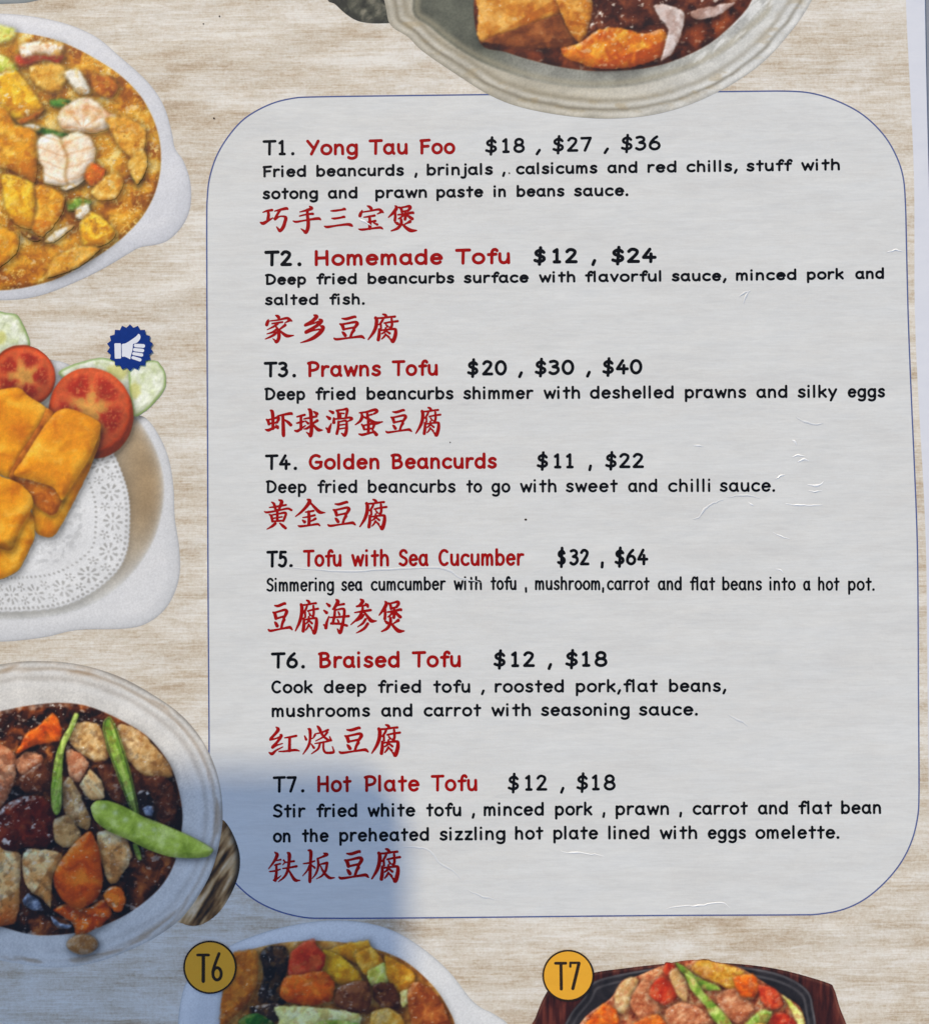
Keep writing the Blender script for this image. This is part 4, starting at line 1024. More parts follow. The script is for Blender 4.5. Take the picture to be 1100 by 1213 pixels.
d.base(dish2, 'dish')


def cuc(cx, cy, rx, ry, ang=0):
    def f(X, Y, S, C):
        n = fbm(X / 5, Y / 5, 77, 3)
        ring = np.exp(-((S - 1.2) / 1.6) ** 2)[..., None]
        C = C * (1 - ring * .7) + rgb(128, 162, 76) * ring * .7
        r = np.hypot((X - cx) / rx, (Y - cy) / ry)
        core = smst(.75, .35, r + (n - .5) * .3)[..., None] * .6
        return C * (1 - core) + rgb(206, 200, 92) * core
    return f


def tom(cx, cy, rx, ry, rot):
    def f(X, Y, S, C):
        n = fbm(X / 6, Y / 6, 55, 4)
        a = np.arctan2((Y - cy) / ry, (X - cx) / rx) + rot
        r = np.hypot((X - cx) / rx, (Y - cy) / ry) + (n - .5) * .12
        skin = rgb(196, 68, 24); flesh = rgb(196, 84, 42); gel = rgb(158, 40, 20); core = rgb(222, 164, 76)
        c = np.broadcast_to(flesh, C.shape).copy()
        seg = np.abs(np.sin(a * 2.5))
        g = (smst(.05, .75, seg - .1 + (n - .5) * .9) * smst(.16, .42, r) * smst(.84, .66, r))[..., None]
        c = c * (1 - g) + gel * g
        k = smst(.46, .10, r * (1.25 - .6 * np.abs(np.cos(a * 2.5))) + (n - .5) * .25)[..., None] * .9
        c = c * (1 - k) + core * k
        w = (smst(.55, .8, fbm(X / 2.4, Y / 2.4, 66, 2)) * g[..., 0])[..., None] * .5
        c = c * (1 - w) + rgb(226, 150, 90) * w
        e = smst(.82, .95, r)[..., None]
        c = c * (1 - e) + skin * e
        dk = smst(.90, 1.0, r)[..., None] * .35
        c = c * (1 - dk)
        return np.clip(c * (.82 + .36 * n)[..., None] * (0.85 + 0.3 * smst(ry, -ry, Y - cy))[..., None], 0, 1)
    return f





inner2 = z([(330, 330), (440, 400), (485, 440), (530, 520), (556, 600), (562, 680), (548, 770), (515, 860), (440, 965), (330, 1050), (180, 1098), (0, 1110)]) + [(-60, 732), (-130, 700), (-168, 640), (-168, 560), (-130, 500), (-60, 450)]


def hollow(X, Y, S):
    t = smst(60, 190, X)[..., None] * smst(735, 590, Y)[..., None]
    n_ = fbm(X / 25, Y / 25, 5, 3)[..., None]
    g_ = fbm(X / 1.7, Y / 1.7, 6, 2)[..., None]
    C = rgb(196, 194, 188) * (1 - t) + rgb(164, 138, 102) * t
    C = C + (rgb(214, 216, 218) - C) * np.exp(-np.clip(S, 0, 99) / 6)[..., None] * .8
    return C * (0.86 + .2 * n_ + .08 * g_)


def doily(X, Y, S):
    arcs = np.arctan2(Y - 600, X + 5) * 150
    C = np.broadcast_to(rgb(232, 233, 235), S.shape + (3,)).copy()
    lace = np.zeros_like(S)
    for k, (off, per, rad) in enumerate([(4.0, 6.4, 1.7), (40, 7.5, 1.6)]):
        ph = np.mod(arcs + k * 3.1, per) - per / 2
        lace = np.maximum(lace, smst(rad + .6, rad - .6, np.hypot(ph, S - off)))
    for sh, cS, R_ in [(0, 20, 12.5), (19, 13, 6.0), (19, 29, 6.5)]:
        fl = np.mod(arcs + sh, 38) - 19
        rr_ = np.hypot(fl, S - cS); aa = np.arctan2(S - cS, fl)
        m_ = 8 if R_ > 7 else 5
        lace = np.maximum(lace, smst(R_ * .34, R_ * .16, np.abs(rr_ - R_ * .66)) * smst(-.05, .5, np.cos(aa * m_)))
        lace = np.maximum(lace, smst(2.2, 1.0, rr_) * .8)
    lace = lace * (.45 + .7 * fbm(X / 12, Y / 12, 19, 3))
    C = C * (0.93 + .10 * fbm(X / 22, Y / 22, 12, 3))[..., None]
    emb = fbm(X / 5, Y / 5, 90, 3) * smst(30, 60, S)
    C = C * (1 - .10 * smst(.45, .7, emb))[..., None]
    C = C + (rgb(136, 134, 130) - C) * (lace * .72)[..., None]
    return C * (1 - .18 * np.exp(-np.clip(S, 0, 9) / 1.2))[..., None]


d.lay('dish_hollow', smooth_closed(inner2, 5), hollow, shadow=0, edge_soft=1.6)
dl = z([(300, 430), (380, 520), (425, 620), (445, 700), (447, 790), (436, 880), (395, 955), (300, 1030), (180, 1075), (0, 1086)]) + [(-60, 722), (-120, 690), (-150, 640), (-150, 570), (-60, 480)]
dl = smooth_closed(dl, 30)
tn_ = np.roll(dl, -1, 0) - np.roll(dl, 1, 0); tn_ /= np.linalg.norm(tn_, axis=1)[:, None]
dl = dl + np.column_stack([-tn_[:, 1], tn_[:, 0]]) * (1.3 * np.abs(np.sin(np.arange(len(dl)) * .62)))[:, None]
d.lay('paper_doily', dl, doily, shadow=.12)
Q('cucumber_slice', [(-30, 60), (35, 60), (62, 68), (90, 120), (104, 170), (60, 200), (-30, 200)], 'cucumber', mod=cuc(0, 400, 14, 16), edge=6, spec=.1)
Q('cucumber_slice', [(200, 268), (250, 235), (340, 212), (410, 225), (470, 250), (520, 300), (470, 400), (300, 330)], 'cucumber', mod=cuc(140, 440, 26, 18), edge=5, spec=.1)
Q('cucumber_slice', [(440, 245), (500, 222), (540, 225), (567, 265), (568, 310), (545, 350), (500, 395), (455, 410)], 'cucumber', mod=cuc(160, 462, 12, 18), edge=5, spec=.1)
d.piece('tomato_slice', ell(28, 445, 38.5, 36, .5), 'tomato', mod=tom(28, 445, 38.5, 36, .6), rag=.3)
d.piece('tomato_slice', ell(108, 489.5, 50, 54.5, -.3), 'tomato', mod=tom(107, 484, 50, 54, .2), rag=.3)
Q('tofu_stick', [(-30, 350), (60, 315), (100, 345), (160, 385), (165, 410), (110, 500), (45, 620), (0, 612), (-30, 600)], 'tofubright', ks=.8, scale=22, edge=11, relief=.14, spec=.10, mottle=.9, facet=None)
Q('tofu_stick', [(30, 620), (65, 550), (140, 430), (158, 385), (185, 400), (190, 430), (130, 540), (70, 650)], 'tofudark', ks=.5, scale=8, edge=4, spec=.1)
Q('tofu_stick', [(110, 690), (150, 660), (200, 600), (300, 480), (340, 460), (342, 500), (305, 600), (245, 720), (190, 818), (150, 825), (118, 800)], 'tofu', ks=.8, scale=18, edge=8, relief=.12, spec=.08, bias=.42)
Q('tofu_stick', [(46, 612), (100, 600), (178, 630), (216, 690), (195, 742), (172, 752), (125, 722), (98, 680), (70, 650)], 'tofudark', ks=.7, scale=10, edge=6, relief=.3, spec=.3)
Q('tofu_stick', [(48, 612), (80, 560), (150, 450), (195, 395), (245, 388), (335, 428), (343, 465), (305, 560), (235, 668), (212, 700), (180, 655), (100, 630)], 'tofubright', ks=.8, scale=24, edge=12, relief=.14, spec=.12, mottle=.9)
Q('tofu_stick', [(0, 820), (60, 780), (106, 740), (120, 820), (92, 890), (58, 945), (0, 972), (-30, 960), (-30, 880)], 'tofu', ks=.8, scale=18, edge=8, relief=.12, spec=.08, bias=.42)
Q('tofu_stick', [(-30, 622), (20, 625), (70, 645), (108, 685), (112, 725), (70, 800), (45, 868), (10, 870), (-30, 840)], 'tofubright', ks=.8, scale=20, edge=10, relief=.14, spec=.10, mottle=.9,
  mod=lambda X, Y, S, C: C * (1 - .28 * smst(630, 640, Y - (X - 20) * -.4))[..., None])
d.flush(True)

# --- braised claypot, lower left
z = lambda pts: Z(0, 770, 3.193, pts)
handle = (z([(780, 640), (840, 640), (885, 705), (908, 790), (893, 880), (835, 985), (760, 1040), (690, 1035), (660, 980)]))
outer3 = z([(0, 55), (150, 42), (300, 55), (450, 100), (580, 170), (690, 250), (770, 350), (822, 470), (842, 600), (832, 720), (790, 860), (700, 1000), (600, 1080), (480, 1140), (350, 1185), (200, 1202), (0, 1175)]) + [(-90, 1120), (-170, 1060), (-200, 970), (-180, 880), (-110, 810)]
d = Dish(outer3, 'printed picture of a grey claypot of braised tofu, carrots, mushroom and snow pea')


def pot3(X, Y, S):
    cx, cy = 26.0, 965.0
    a = np.arctan2(Y - cy, X - cx)
    g = fbm(X / 1.8, Y / 1.8, 7, 3); n = fbm(X / 22, Y / 22, 8, 3)
    base = np.broadcast_to(rgb(226, 223, 218), S.shape + (3,)).copy()
    base = base * (0.88 + .12 * n + .14 * (g - .3))[..., None]
    for pos_, w_, k_, cc in [(0, 2.2, .5, rgb(96, 88, 78)), (9, 2.4, .45, rgb(150, 128, 104)), (13, 2.6, .35, rgb(240, 240, 240)), (20, 3, .3, rgb(150, 140, 130)), (27, 5, .3, rgb(236, 236, 236))]:
        k = (np.exp(-((S - pos_ + (n - .5) * 3) / w_) ** 2) * k_ * (0.5 + .5 * np.cos(a * 1.0 + 0.9)))[..., None]
        base = base * (1 - k) + cc * k
    br = (smst(.45, .7, fbm(a * 6, S / 6, 31, 3)) * np.exp(-((S - 7) / 6) ** 2) * .5)[..., None]
    return np.clip(base * (1 - br) + rgb(156, 126, 94) * br, 0, 1)


d.base(pot3, 'claypot')
HANDLES = []
def handle3(X, Y, S):
    tt = fbm((X * .8 + Y * .5) / 5, (Y * .8 - X * .5) / 34, 41, 4)
    C = mixpal([rgb(34, 24, 16), rgb(112, 78, 42), rgb(190, 154, 106), rgb(220, 196, 162)], (tt - .5) * 2.1 + .55)
    C = C * (1 - .75 * smst(9, 0, S) * smst(262, 280, X))[..., None]
    return C * (.9 + .2 * fbm(X / 2, Y / 2, 44, 2))[..., None]


Q('fried_tofu', [(440, 285), (500, 290), (560, 335), (640, 430), (655, 480), (600, 490), (545, 480), (470, 400)], 'tan', edge=6, scale=7, relief=.6, spec=.35)
Q('minced_garlic', [(255, 300), (300, 270), (380, 285), (412, 400), (360, 425), (300, 390), (265, 350)], 'tan', edge=5, scale=5, relief=1.2, spec=.4)
Q('pork', [(-30, 360), (20, 365), (62, 400), (62, 470), (30, 560), (-30, 620)], 'pork', edge=8, scale=8, spec=.4)
Q('pork', [(60, 415), (100, 385), (158, 395), (160, 425), (95, 472), (65, 455)], 'pork', edge=5, scale=6, spec=.3)
Q('mushroom', [(75, 480), (160, 425), (192, 470), (180, 530), (120, 550), (78, 530)], 'brown', edge=7, spec=.6)
Q('carrot', [(60, 385), (95, 320), (150, 280), (200, 238), (225, 262), (235, 300), (222, 345), (140, 358), (70, 392)], 'carrot', ks=.5, edge=5, scale=12, relief=.3, spec=.2)
Q('mushroom', [(250, 385), (290, 380), (338, 430), (300, 500), (262, 480)], 'pork', edge=6, scale=8)
Q('minced_pork', [(370, 440), (430, 440), (475, 520), (480, 580), (430, 575), (395, 520)], 'brown', edge=5, scale=5, relief=1.2, spec=.4)
Q('onion', [(300, 515), (340, 450), (388, 495), (398, 560), (345, 572)], 'radish', relief=.22, ks=.4, edge=5, scale=9, streak=1.0, spec=.2)
Q('mushroom_slice', [(238, 505), (262, 478), (290, 520), (318, 580), (345, 640), (330, 682), (262, 650), (236, 580)], 'tan', relief=.3, edge=7, scale=9, spec=.5)
Q('black_mushroom', [(500, 470), (560, 478), (625, 478), (665, 530), (668, 620), (640, 665), (590, 640), (530, 590)], 'brown', edge=8, scale=6, relief=1., spec=.25, bias=.3)
Q('black_mushroom', [(520, 540), (560, 530), (590, 600), (575, 660), (530, 640)], 'dark', edge=6, spec=.9)
Q('sea_cucumber', [(-30, 640), (30, 575), (100, 552), (165, 556), (208, 610), (214, 690), (180, 750), (100, 748), (40, 760), (-30, 740)], 'glossyred', edge=12, scale=12, spec=.9, relief=.4)
Q('fish_ball', [(205, 640), (260, 625), (305, 690), (300, 735), (240, 748), (205, 715)], 'tan', relief=.3, edge=6, scale=9)
Q('fried_tofu', [(-30, 750), (20, 755), (82, 775), (78, 880), (75, 970), (55, 1035), (0, 1045), (-30, 1040)], 'radish', relief=.22, edge=8, scale=10, spec=.35, facet=(.5, .86, 12, .5), mod=lambda X, Y, S, C: C * (1 - smst(1060, 1090, Y)[..., None] * np.array([.1, .35, .6])))
Q('potato', [(85, 770), (130, 750), (235, 768), (225, 820), (200, 860), (195, 980), (165, 945), (118, 920), (88, 860)], 'radish', relief=.22, edge=7, scale=10, spec=.4, facet=(.8, .5, 6, .5))
Q('carrot', [(200, 985), (250, 960), (330, 975), (400, 940), (425, 1000), (360, 1060), (290, 1080), (270, 1030)], 'carrot', edge=7, scale=10, spec=.5, bias=.35)
Q('chive', [(282, 238), (300, 248), (275, 310), (245, 380), (238, 470), (235, 580), (228, 615), (212, 628), (195, 595), (192, 520), (205, 420), (225, 350), (258, 290)], 'lime', edge=4, scale=6, streak=1.7, rag=.2, bias=.62)
Q('chive', [(396, 262), (418, 252), (445, 300), (478, 400), (500, 480), (520, 570), (528, 640), (500, 620), (475, 560), (440, 470), (408, 380), (388, 300)], 'lime', edge=3.5, scale=6, streak=1.3, rag=.2, bias=.45,
  mod=lambda X, Y, S, C: C * (1 - .45 * np.exp(-((S - 2.2) / 1.0) ** 2))[..., None])
Q('chive', [(500, 735), (522, 735), (538, 790), (520, 792)], 'lime', edge=3, rag=.2)
Q('radish', [(365, 690), (425, 680), (480, 715), (500, 770), (490, 810), (450, 870), (420, 885), (395, 850), (375, 770)], 'radish', relief=.22, edge=10, scale=14, spec=.5, facet=(-.7, .7, 9, .45))
Q('fish_ball', [(388, 930), (420, 892), (462, 900), (478, 945), (465, 985), (430, 990)], 'carrot', edge=7, bias=.7, spec=.6)
Q('carrot', [(342, 683), (372, 740), (388, 830), (388, 900), (350, 960), (295, 980), (240, 950), (205, 890), (205, 840), (240, 780), (290, 720)], 'carrot', edge=12, scale=16, relief=.2, spec=.3, rag=.3, cover=0.05)
Q('snow_pea', [(343, 595), (365, 570), (410, 570), (470, 592), (540, 628), (620, 660), (700, 695), (760, 725), (806, 755), (785, 782), (720, 788), (640, 782), (560, 755), (480, 715), (410, 685), (360, 645)], 'pea', edge=8, scale=12, relief=.2, spec=.15, rag=.2, bias=.55,
  cover=0.0, mod=lambda X, Y, S, C: C + (1 - C) * (sum(np.exp(-(((X - px) / 3.4) ** 2 + ((Y - py) / 3.2) ** 2)) for px, py in [(123, 955), (149, 971), (166, 977), (183, 983), (137, 963)]) * .38)[..., None])
for pts_ in ([(95, 950), (120, 925), (150, 945), (165, 985), (130, 990), (105, 975)], [(190, 1005), (230, 1030), (275, 1040), (260, 1058), (215, 1050)], [(535, 600), (560, 585), (585, 595), (578, 630), (550, 625)], [(85, 945), (110, 915), (118, 935), (95, 968)]):
    Q('sauce_glint', pts_, [rgb(60, 66, 80), rgb(110, 120, 140), rgb(190, 200, 216)], edge=4, scale=6, relief=.6, spec=.5)
Q('sauce_drip', ell(312, 1113, 60, 40), [rgb(112, 66, 26), rgb(158, 106, 52), rgb(186, 142, 90)], edge=8, scale=9, rag=.3)
for (x, y, r_, pn) in [(-50, 900, 30, 'pork'), (-100, 960, 34, 'glossyred'), (-55, 1000, 34, 'radish'), (-90, 1050, 28, 'carrot')]:
    d.piece('braised_piece', ell(x, y, r_, r_ * .8, x), pn, edge=9)
inner3 = z([(0, 232), (100, 212), (220, 200), (330, 212), (450, 262), (560, 330), (640, 430), (678, 540), (690, 650), (662, 800), (600, 905), (480, 1000), (330, 1062), (150, 1080), (0, 1045)]) + [(-80, 1070), (-140, 1010), (-150, 930), (-90, 860)]
d.fill(inner3, [rgb(18, 8, 6), rgb(58, 24, 10), rgb(128, 62, 22), rgb(196, 122, 58)], 'braising_sauce', scale=14, edge=10, relief=.5, spec=.5, dark=-.4, seed=191, bias=.36, soft=2.6, coat=.3)
pot = d.flush()
hq = smooth_closed(handle, 5)
X, Y = grid(hq[:, 0].min() - 3, hq[:, 1].min() - 3, hq[:, 0].max() + 3, hq[:, 1].max() + 3, 0.9)
S = np.minimum(sdf_poly(X, Y, hq), -sdf_poly(X, Y, d.outer) + .3)
link('pot_handle', contour('pot_handle', X, Y, S, 3.8, M_PRINT, np.clip(blur(handle3(X, Y, S), .8), 0.01, 1)), pot)

# --- claypot at the top centre
z = lambda pts: Z(380, 0, 1.833, pts)
outer4 = z([(150, 52), (190, 80), (220, 110), (300, 165), (370, 208), (440, 234), (540, 252), (640, 257), (740, 245), (840, 210), (940, 150), (1010, 80), (1065, 0)]) + [(985, -60), (985, -140), (920, -215), (700, -240), (520, -215), (440, -140), (435, -60), (455, 0)]
d = Dish(outer4, 'printed picture of a grey ceramic claypot with fried tofu in brown sauce', 5)


def pot4(X, Y, S):
    g = fbm(X / 1.8, Y / 1.8, 17, 3); n = fbm(X / 26, Y / 14, 18, 4)
    a = np.arctan2(Y + 50, X - 715)
    right = smst(640, 900, X)[..., None]
    base = rgb(192, 184, 164) * (1 - right) + rgb(226, 226, 222) * right
    base = base * (.86 + .20 * n + .12 * (g - .5))[..., None]
    for p_, w_, k_, cc in [(0, 2.5, .35, rgb(120, 118, 112)), (5, 3, .3, rgb(240, 240, 240)), (11, 2.2, .6, rgb(108, 100, 84)), (16, 3, .4, rgb(226, 226, 224)), (22, 3, .45, rgb(128, 118, 98)), (30, 5, .25, rgb(220, 218, 210))]:
        k = (np.exp(-((S - p_ + (n - .5) * 4) / w_) ** 2) * k_ * (.55 + .9 * (n - .2)))[..., None]
        base = base * (1 - k) + cc * k
    tanm = (smst(.52, .7, fbm(X / 18, Y / 7, 28, 3)) * np.exp(-((S - 14) / 9) ** 2) * .4)[..., None]
    return np.clip(base * (1 - tanm) + rgb(170, 148, 108) * tanm, 0, 1)


d.base(pot4, 'claypot')
# grey inner wall and its shade
def wall4(X, Y, S):
    n_ = fbm(X / 16, Y / 16, 61, 4); g_ = fbm(X / 1.8, Y / 1.8, 62, 3)
    k = smst(640, 560, X)[..., None]
    C = rgb(160, 160, 150) * (1 - k) + rgb(104, 106, 92) * k
    C = C + (rgb(216, 216, 212) - C) * smst(720, 880, X)[..., None] * .85
    C = C * (.76 + .3 * n_ + .22 * (g_ - .4))[..., None]
    C = C + (rgb(176, 166, 140) - C) * (np.exp(-((S - 5) / 4) ** 2) * .5)[..., None]
    wh = (smst(.50, .66, fbm((X + Y) / 7, (X - Y) / 40, 63, 3)) * smst(760, 850, X) * .6)[..., None]
    return C + (rgb(244, 244, 242) - C) * wh


d.lay('pot_wall', smooth_closed(z([(200, 0), (240, 60), (330, 125), (430, 165), (520, 185), (620, 190), (730, 175), (850, 130), (930, 70), (985, 0)]) + [(895, -80), (700, -200), (540, -120)], 5), wall4, shadow=0, edge_soft=2)
Q('fried_tofu', [(335, -30), (340, 20), (338, 75), (350, 92), (375, 82), (450, 58), (522, 28), (535, -30)], [rgb(176, 96, 20), rgb(208, 138, 44), rgb(230, 176, 88)], ks=.3, scale=11, edge=5, relief=.35, spec=.3, bias=.56)
Q('fried_tofu', [(348, 90), (400, 70), (520, 28), (535, 60), (562, 96), (520, 106), (430, 104)], [rgb(92, 44, 16), rgb(130, 68, 26), rgb(164, 96, 44)], ks=.3, scale=12, edge=3, relief=.3, spec=.1)
Q('fried_tofu', [(505, -30), (590, -30), (590, 20), (578, 72), (560, 96), (540, 70), (518, 25)], [rgb(176, 96, 20), rgb(208, 138, 44), rgb(230, 176, 88)], ks=.4, scale=9, edge=5, relief=.4, spec=.3)
Q('glazed_pork', [(590, -30), (600, 20), (580, 70), (640, 72), (690, 62), (735, 50), (780, 60), (840, 30), (880, -30)], [rgb(44, 18, 8), rgb(82, 36, 18), rgb(128, 66, 36)], scale=13, edge=8, relief=.6, spec=.8)
Q('fried_tofu', [(520, 105), (560, 92), (605, 62), (650, 60), (700, 72), (745, 62), (752, 92), (735, 125), (680, 145), (610, 150), (540, 130)], [rgb(178, 74, 16), rgb(212, 116, 24), rgb(238, 172, 50)], scale=11, edge=10, relief=.6, spec=.4)
Q('sauce_glint', [(722, 12), (745, 8), (785, 22), (790, 45), (780, 80), (765, 112), (738, 132), (745, 100), (752, 60), (735, 40)], [rgb(176, 150, 140), rgb(206, 190, 184), rgb(226, 216, 214)], edge=4, scale=9, relief=.3, dark=.1)
Q('sauce_glint', [(800, 25), (850, 12), (900, 5), (860, 35), (815, 42)], [rgb(156, 120, 106), rgb(190, 164, 154), rgb(216, 200, 196)], edge=3, scale=9, relief=.3, dark=.1)
d.fill(z([(335, -20), (345, 92), (400, 112), (450, 128), (520, 145), (600, 154), (700, 148), (780, 126), (860, 82), (935, 0), (900, -60)]) + [(700, -140), (600, -100)], [rgb(52, 24, 12), rgb(112, 48, 20), rgb(160, 76, 32)], 'brown_sauce', scale=14, edge=8, relief=.5, spec=.35, seed=291,
       dark=.2, coat=.1)
pot = d.flush()
q = smooth_closed(z([(15, 0), (30, 8), (52, 28), (78, 44), (110, 50), (155, 50), (168, 56), (185, 30), (170, -30), (20, -30)]), 4)
X, Y = grid(q[:, 0].min() - 3, q[:, 1].min() - 3, q[:, 0].max() + 3, q[:, 1].max() + 3, 1.0)
S = sdf_poly(X, Y, q)
S = np.minimum(S, -sdf_poly(X, Y, d.outer) + .5)
link('pot_handle', contour('pot_handle', X, Y, S, 4, M_PRINT, shade(X, Y, S, [rgb(40, 40, 32), rgb(74, 74, 62), rgb(124, 120, 104)], seed=4, scale=8, edge=9, spec=.1, relief=.3)), pot)


# --- T6 bowl, bottom centre-left
z = lambda pts: Z(200, 1080, 2.5, pts)
outer5 = z([(28, 360), (36, 260), (60, 195), (110, 150), (175, 105), (240, 76), (330, 48), (450, 28), (560, 30), (660, 55), (750, 108), (830, 178), (890, 255), (925, 285), (965, 305), (1010, 345), (1000, 420), (930, 460), (850, 560), (700, 700), (480, 760), (260, 720), (110, 600), (50, 480)])
d = Dish(outer5, 'printed picture of a white bowl of braised tofu with carrot and mushrooms, under the T6 badge')
d.base(ceramic(rgb(186, 190, 196), rgb(240, 240, 240), 33, width=24), 'bowl')
inner5 = z([(150, 400), (158, 300), (165, 230), (200, 135), (260, 108), (360, 90), (480, 88), (600, 108), (700, 148), (780, 218), (825, 285), (848, 350), (830, 480), (700, 620), (500, 680), (300, 640), (190, 540)])
Q('fried_tofu', [(172, 150), (195, 118), (262, 116), (264, 200), (245, 255), (205, 300), (150, 350), (158, 240)], 'tofudark', edge=6, scale=8, bias=.62, ks=.6, spec=.3)
Q('fried_tofu', [(455, 118), (520, 96), (590, 82), (598, 120), (575, 160), (500, 130)], 'tofu', edge=4, ks=.4, bias=.4)
Q('fried_tofu', [(455, 112), (510, 130), (560, 175), (575, 215), (500, 215), (455, 180)], 'tofuyellow', edge=6, ks=.5, bias=.35)
Q('fried_tofu', [(545, 125), (600, 105), (640, 150), (610, 195), (575, 185)], 'tofu', edge=4, ks=.4, bias=.5)
Q('cabbage', [(590, 175), (640, 150), (655, 200), (620, 225), (590, 210)], 'lettuce', edge=4)
Q('fried_tofu', [(640, 130), (700, 160), (730, 190), (715, 240), (670, 240), (645, 190)], 'tofu', edge=6)
Q('black_mushroom', [(268, 125), (300, 100), (345, 105), (356, 140), (345, 190), (320, 235), (350, 270), (300, 285), (262, 260), (280, 190)], 'dark', edge=10, scale=12, spec=.35, bias=.3)
Q('carrot', [(360, 125), (395, 90), (430, 82), (442, 105), (466, 130), (452, 178), (390, 195), (352, 190)], 'tomato', edge=7, scale=12, relief=.3, spec=.15, bias=.55)
Q('carrot', [(340, 195), (400, 182), (455, 175), (492, 208), (482, 262), (420, 280), (350, 268), (328, 245)], 'carrot', edge=10, scale=12, relief=.3, spec=.25, bias=.45)
Q('mushroom', [(500, 225), (545, 205), (592, 210), (602, 260), (590, 300), (530, 300), (488, 270)], 'brown', edge=9, scale=10, bias=.7, spec=.4)
Q('mushroom', [(608, 215), (665, 212), (682, 260), (680, 292), (630, 285), (605, 255)], 'brown', edge=7, scale=10, bias=.35, spec=.3)
Q('cabbage', [(685, 240), (712, 230), (710, 270), (690, 285)], 'cabbage', edge=4)
Q('black_mushroom', [(240, 280), (330, 270), (330, 320), (290, 330), (250, 310)], 'dark', edge=7, spec=.9)
Q('snow_pea', [(205, 330), (225, 308), (262, 300), (300, 320), (320, 350), (240, 370)], 'green', edge=7, bias=.35, rag=.3)
Q('cabbage', [(312, 282), (400, 280), (560, 300), (568, 340), (550, 380), (320, 370), (325, 320)], 'cabbage', edge=7, scale=12, bias=.6, spec=.2)
Q('snow_pea', [(440, 326), (500, 320), (560, 330), (560, 350), (440, 350)], 'lime', edge=4, rag=.3)
Q('fried_tofu', [(600, 300), (650, 285), (690, 310), (700, 360), (600, 360)], 'eggy', edge=7)
Q('fried_tofu', [(705, 240), (730, 205), (790, 240), (825, 300), (835, 370), (740, 380), (715, 320)], [rgb(112, 44, 12), rgb(150, 72, 24), rgb(196, 118, 52)], edge=12, scale=12, spec=.3)
for (x, y, r_, pn) in [(300, 1250, 28, 'tofu'), (360, 1270, 30, 'carrot'), (430, 1260, 32, 'tan'), (490, 1240, 26, 'brown')]:
    d.piece('braised_piece', ell(x, y, r_, r_ * .8, x), pn, edge=9)
d.fill(inner5, [rgb(120, 60, 16), rgb(176, 110, 36), rgb(214, 160, 76)], 'braising_sauce', scale=11, edge=8, relief=.6, spec=.3, seed=391, dark=.1)
d.flush()

# --- T7 hot plate, bottom right
z = lambda pts: Z(600, 1060, 2.2, pts)
outer6 = z([(60, 370), (75, 320), (100, 262), (130, 230), (230, 203), (300, 193), (420, 180), (560, 178), (700, 193), (830, 228), (852, 245), (866, 290), (892, 380), (880, 560), (780, 640), (480, 680), (180, 640), (70, 560)])
d = Dish(outer6, 'printed picture of a black hot plate of minced pork tofu on a dark wood base, beside the T7 badge')


def wood6(X, Y, S):
    n = fbm(X / 4, Y / 30, 71, 4)
    c = mixpal([rgb(34, 12, 10), rgb(66, 26, 20), rgb(104, 48, 36)], (n - .5) * 1.7 + .5)
    k = np.exp(-((S - 2) / 1.6) ** 2)[..., None] * .35
    return np.clip(c * (1 - k) + rgb(176, 120, 96) * k * (n[..., None] + .3), 0, 1)


d.base(wood6, 'wooden_base')
def plate6(X, Y, S):
    n_ = fbm(X / 12, Y / 12, 81, 3)
    C = mixpal([rgb(20, 18, 20), rgb(38, 34, 36), rgb(66, 60, 62)], n_)
    for p_, w_, k_ in [(1.5, 1.4, .4), (9, 1.6, .35)]:
        kk = (np.exp(-((S - p_) / w_) ** 2) * k_ * (.4 + 1.1 * fbm(X / 20, Y / 20, 82, 2)))[..., None]
        C = C * (1 - kk) + rgb(160, 158, 162) * kk
    return C


d.lay('hot_plate', smooth_closed(z([(140, 400), (160, 320), (200, 268), (228, 226), (330, 200), (450, 184), (560, 182), (700, 203), (780, 245), (800, 300), (806, 380), (780, 520), (480, 620), (200, 560)]), 5), plate6, shadow=.2)
Q('prawn', [(278, 265), (295, 232), (325, 212), (345, 225), (325, 270), (310, 310), (285, 305)], 'tan', relief=.3, edge=5, bias=.75, scale=6)
Q('tofu_cube', [(205, 335), (250, 285), (285, 300), (290, 345), (220, 360)], 'carrot', edge=5, bias=.6, relief=.8)
Q('minced_pork', [(320, 280), (350, 225), (385, 235), (400, 300), (350, 330)], 'pork', edge=4, scale=5, relief=1.2, bias=.35)
Q('tomato', [(368, 262), (382, 225), (412, 205), (448, 232), (450, 265), (410, 290)], 'tomato', ks=.5, edge=5, relief=.3)
Q('tomato', [(405, 200), (415, 176), (440, 182), (445, 215), (415, 215)], 'tomato', ks=.5, edge=4, relief=.3)
Q('prawn', [(420, 205), (445, 190), (470, 230), (470, 280), (445, 265)], 'tan', edge=4, bias=.6, relief=.6)
Q('minced_pork', [(480, 200), (500, 168), (560, 178), (620, 200), (590, 250), (540, 230)], 'eggy', edge=4, scale=5, relief=1.2, bias=.35)
Q('minced_pork', [(415, 300), (450, 280), (500, 290), (540, 335), (470, 350), (415, 340)], 'pork', edge=4, scale=4, relief=1.5, bias=.45)
Q('tofu_cube', [(545, 260), (600, 245), (645, 300), (600, 335), (555, 310)], 'pork', edge=5, bias=.45, relief=.5, scale=7)
Q('tofu_cube', [(590, 215), (640, 205), (660, 240), (640, 270), (605, 262)], 'carrot', edge=5, bias=.7, relief=.5)
Q('tomato', [(655, 235), (700, 245), (720, 285), (690, 300), (660, 275)], 'tomato', edge=4, relief=.6, bias=.7)
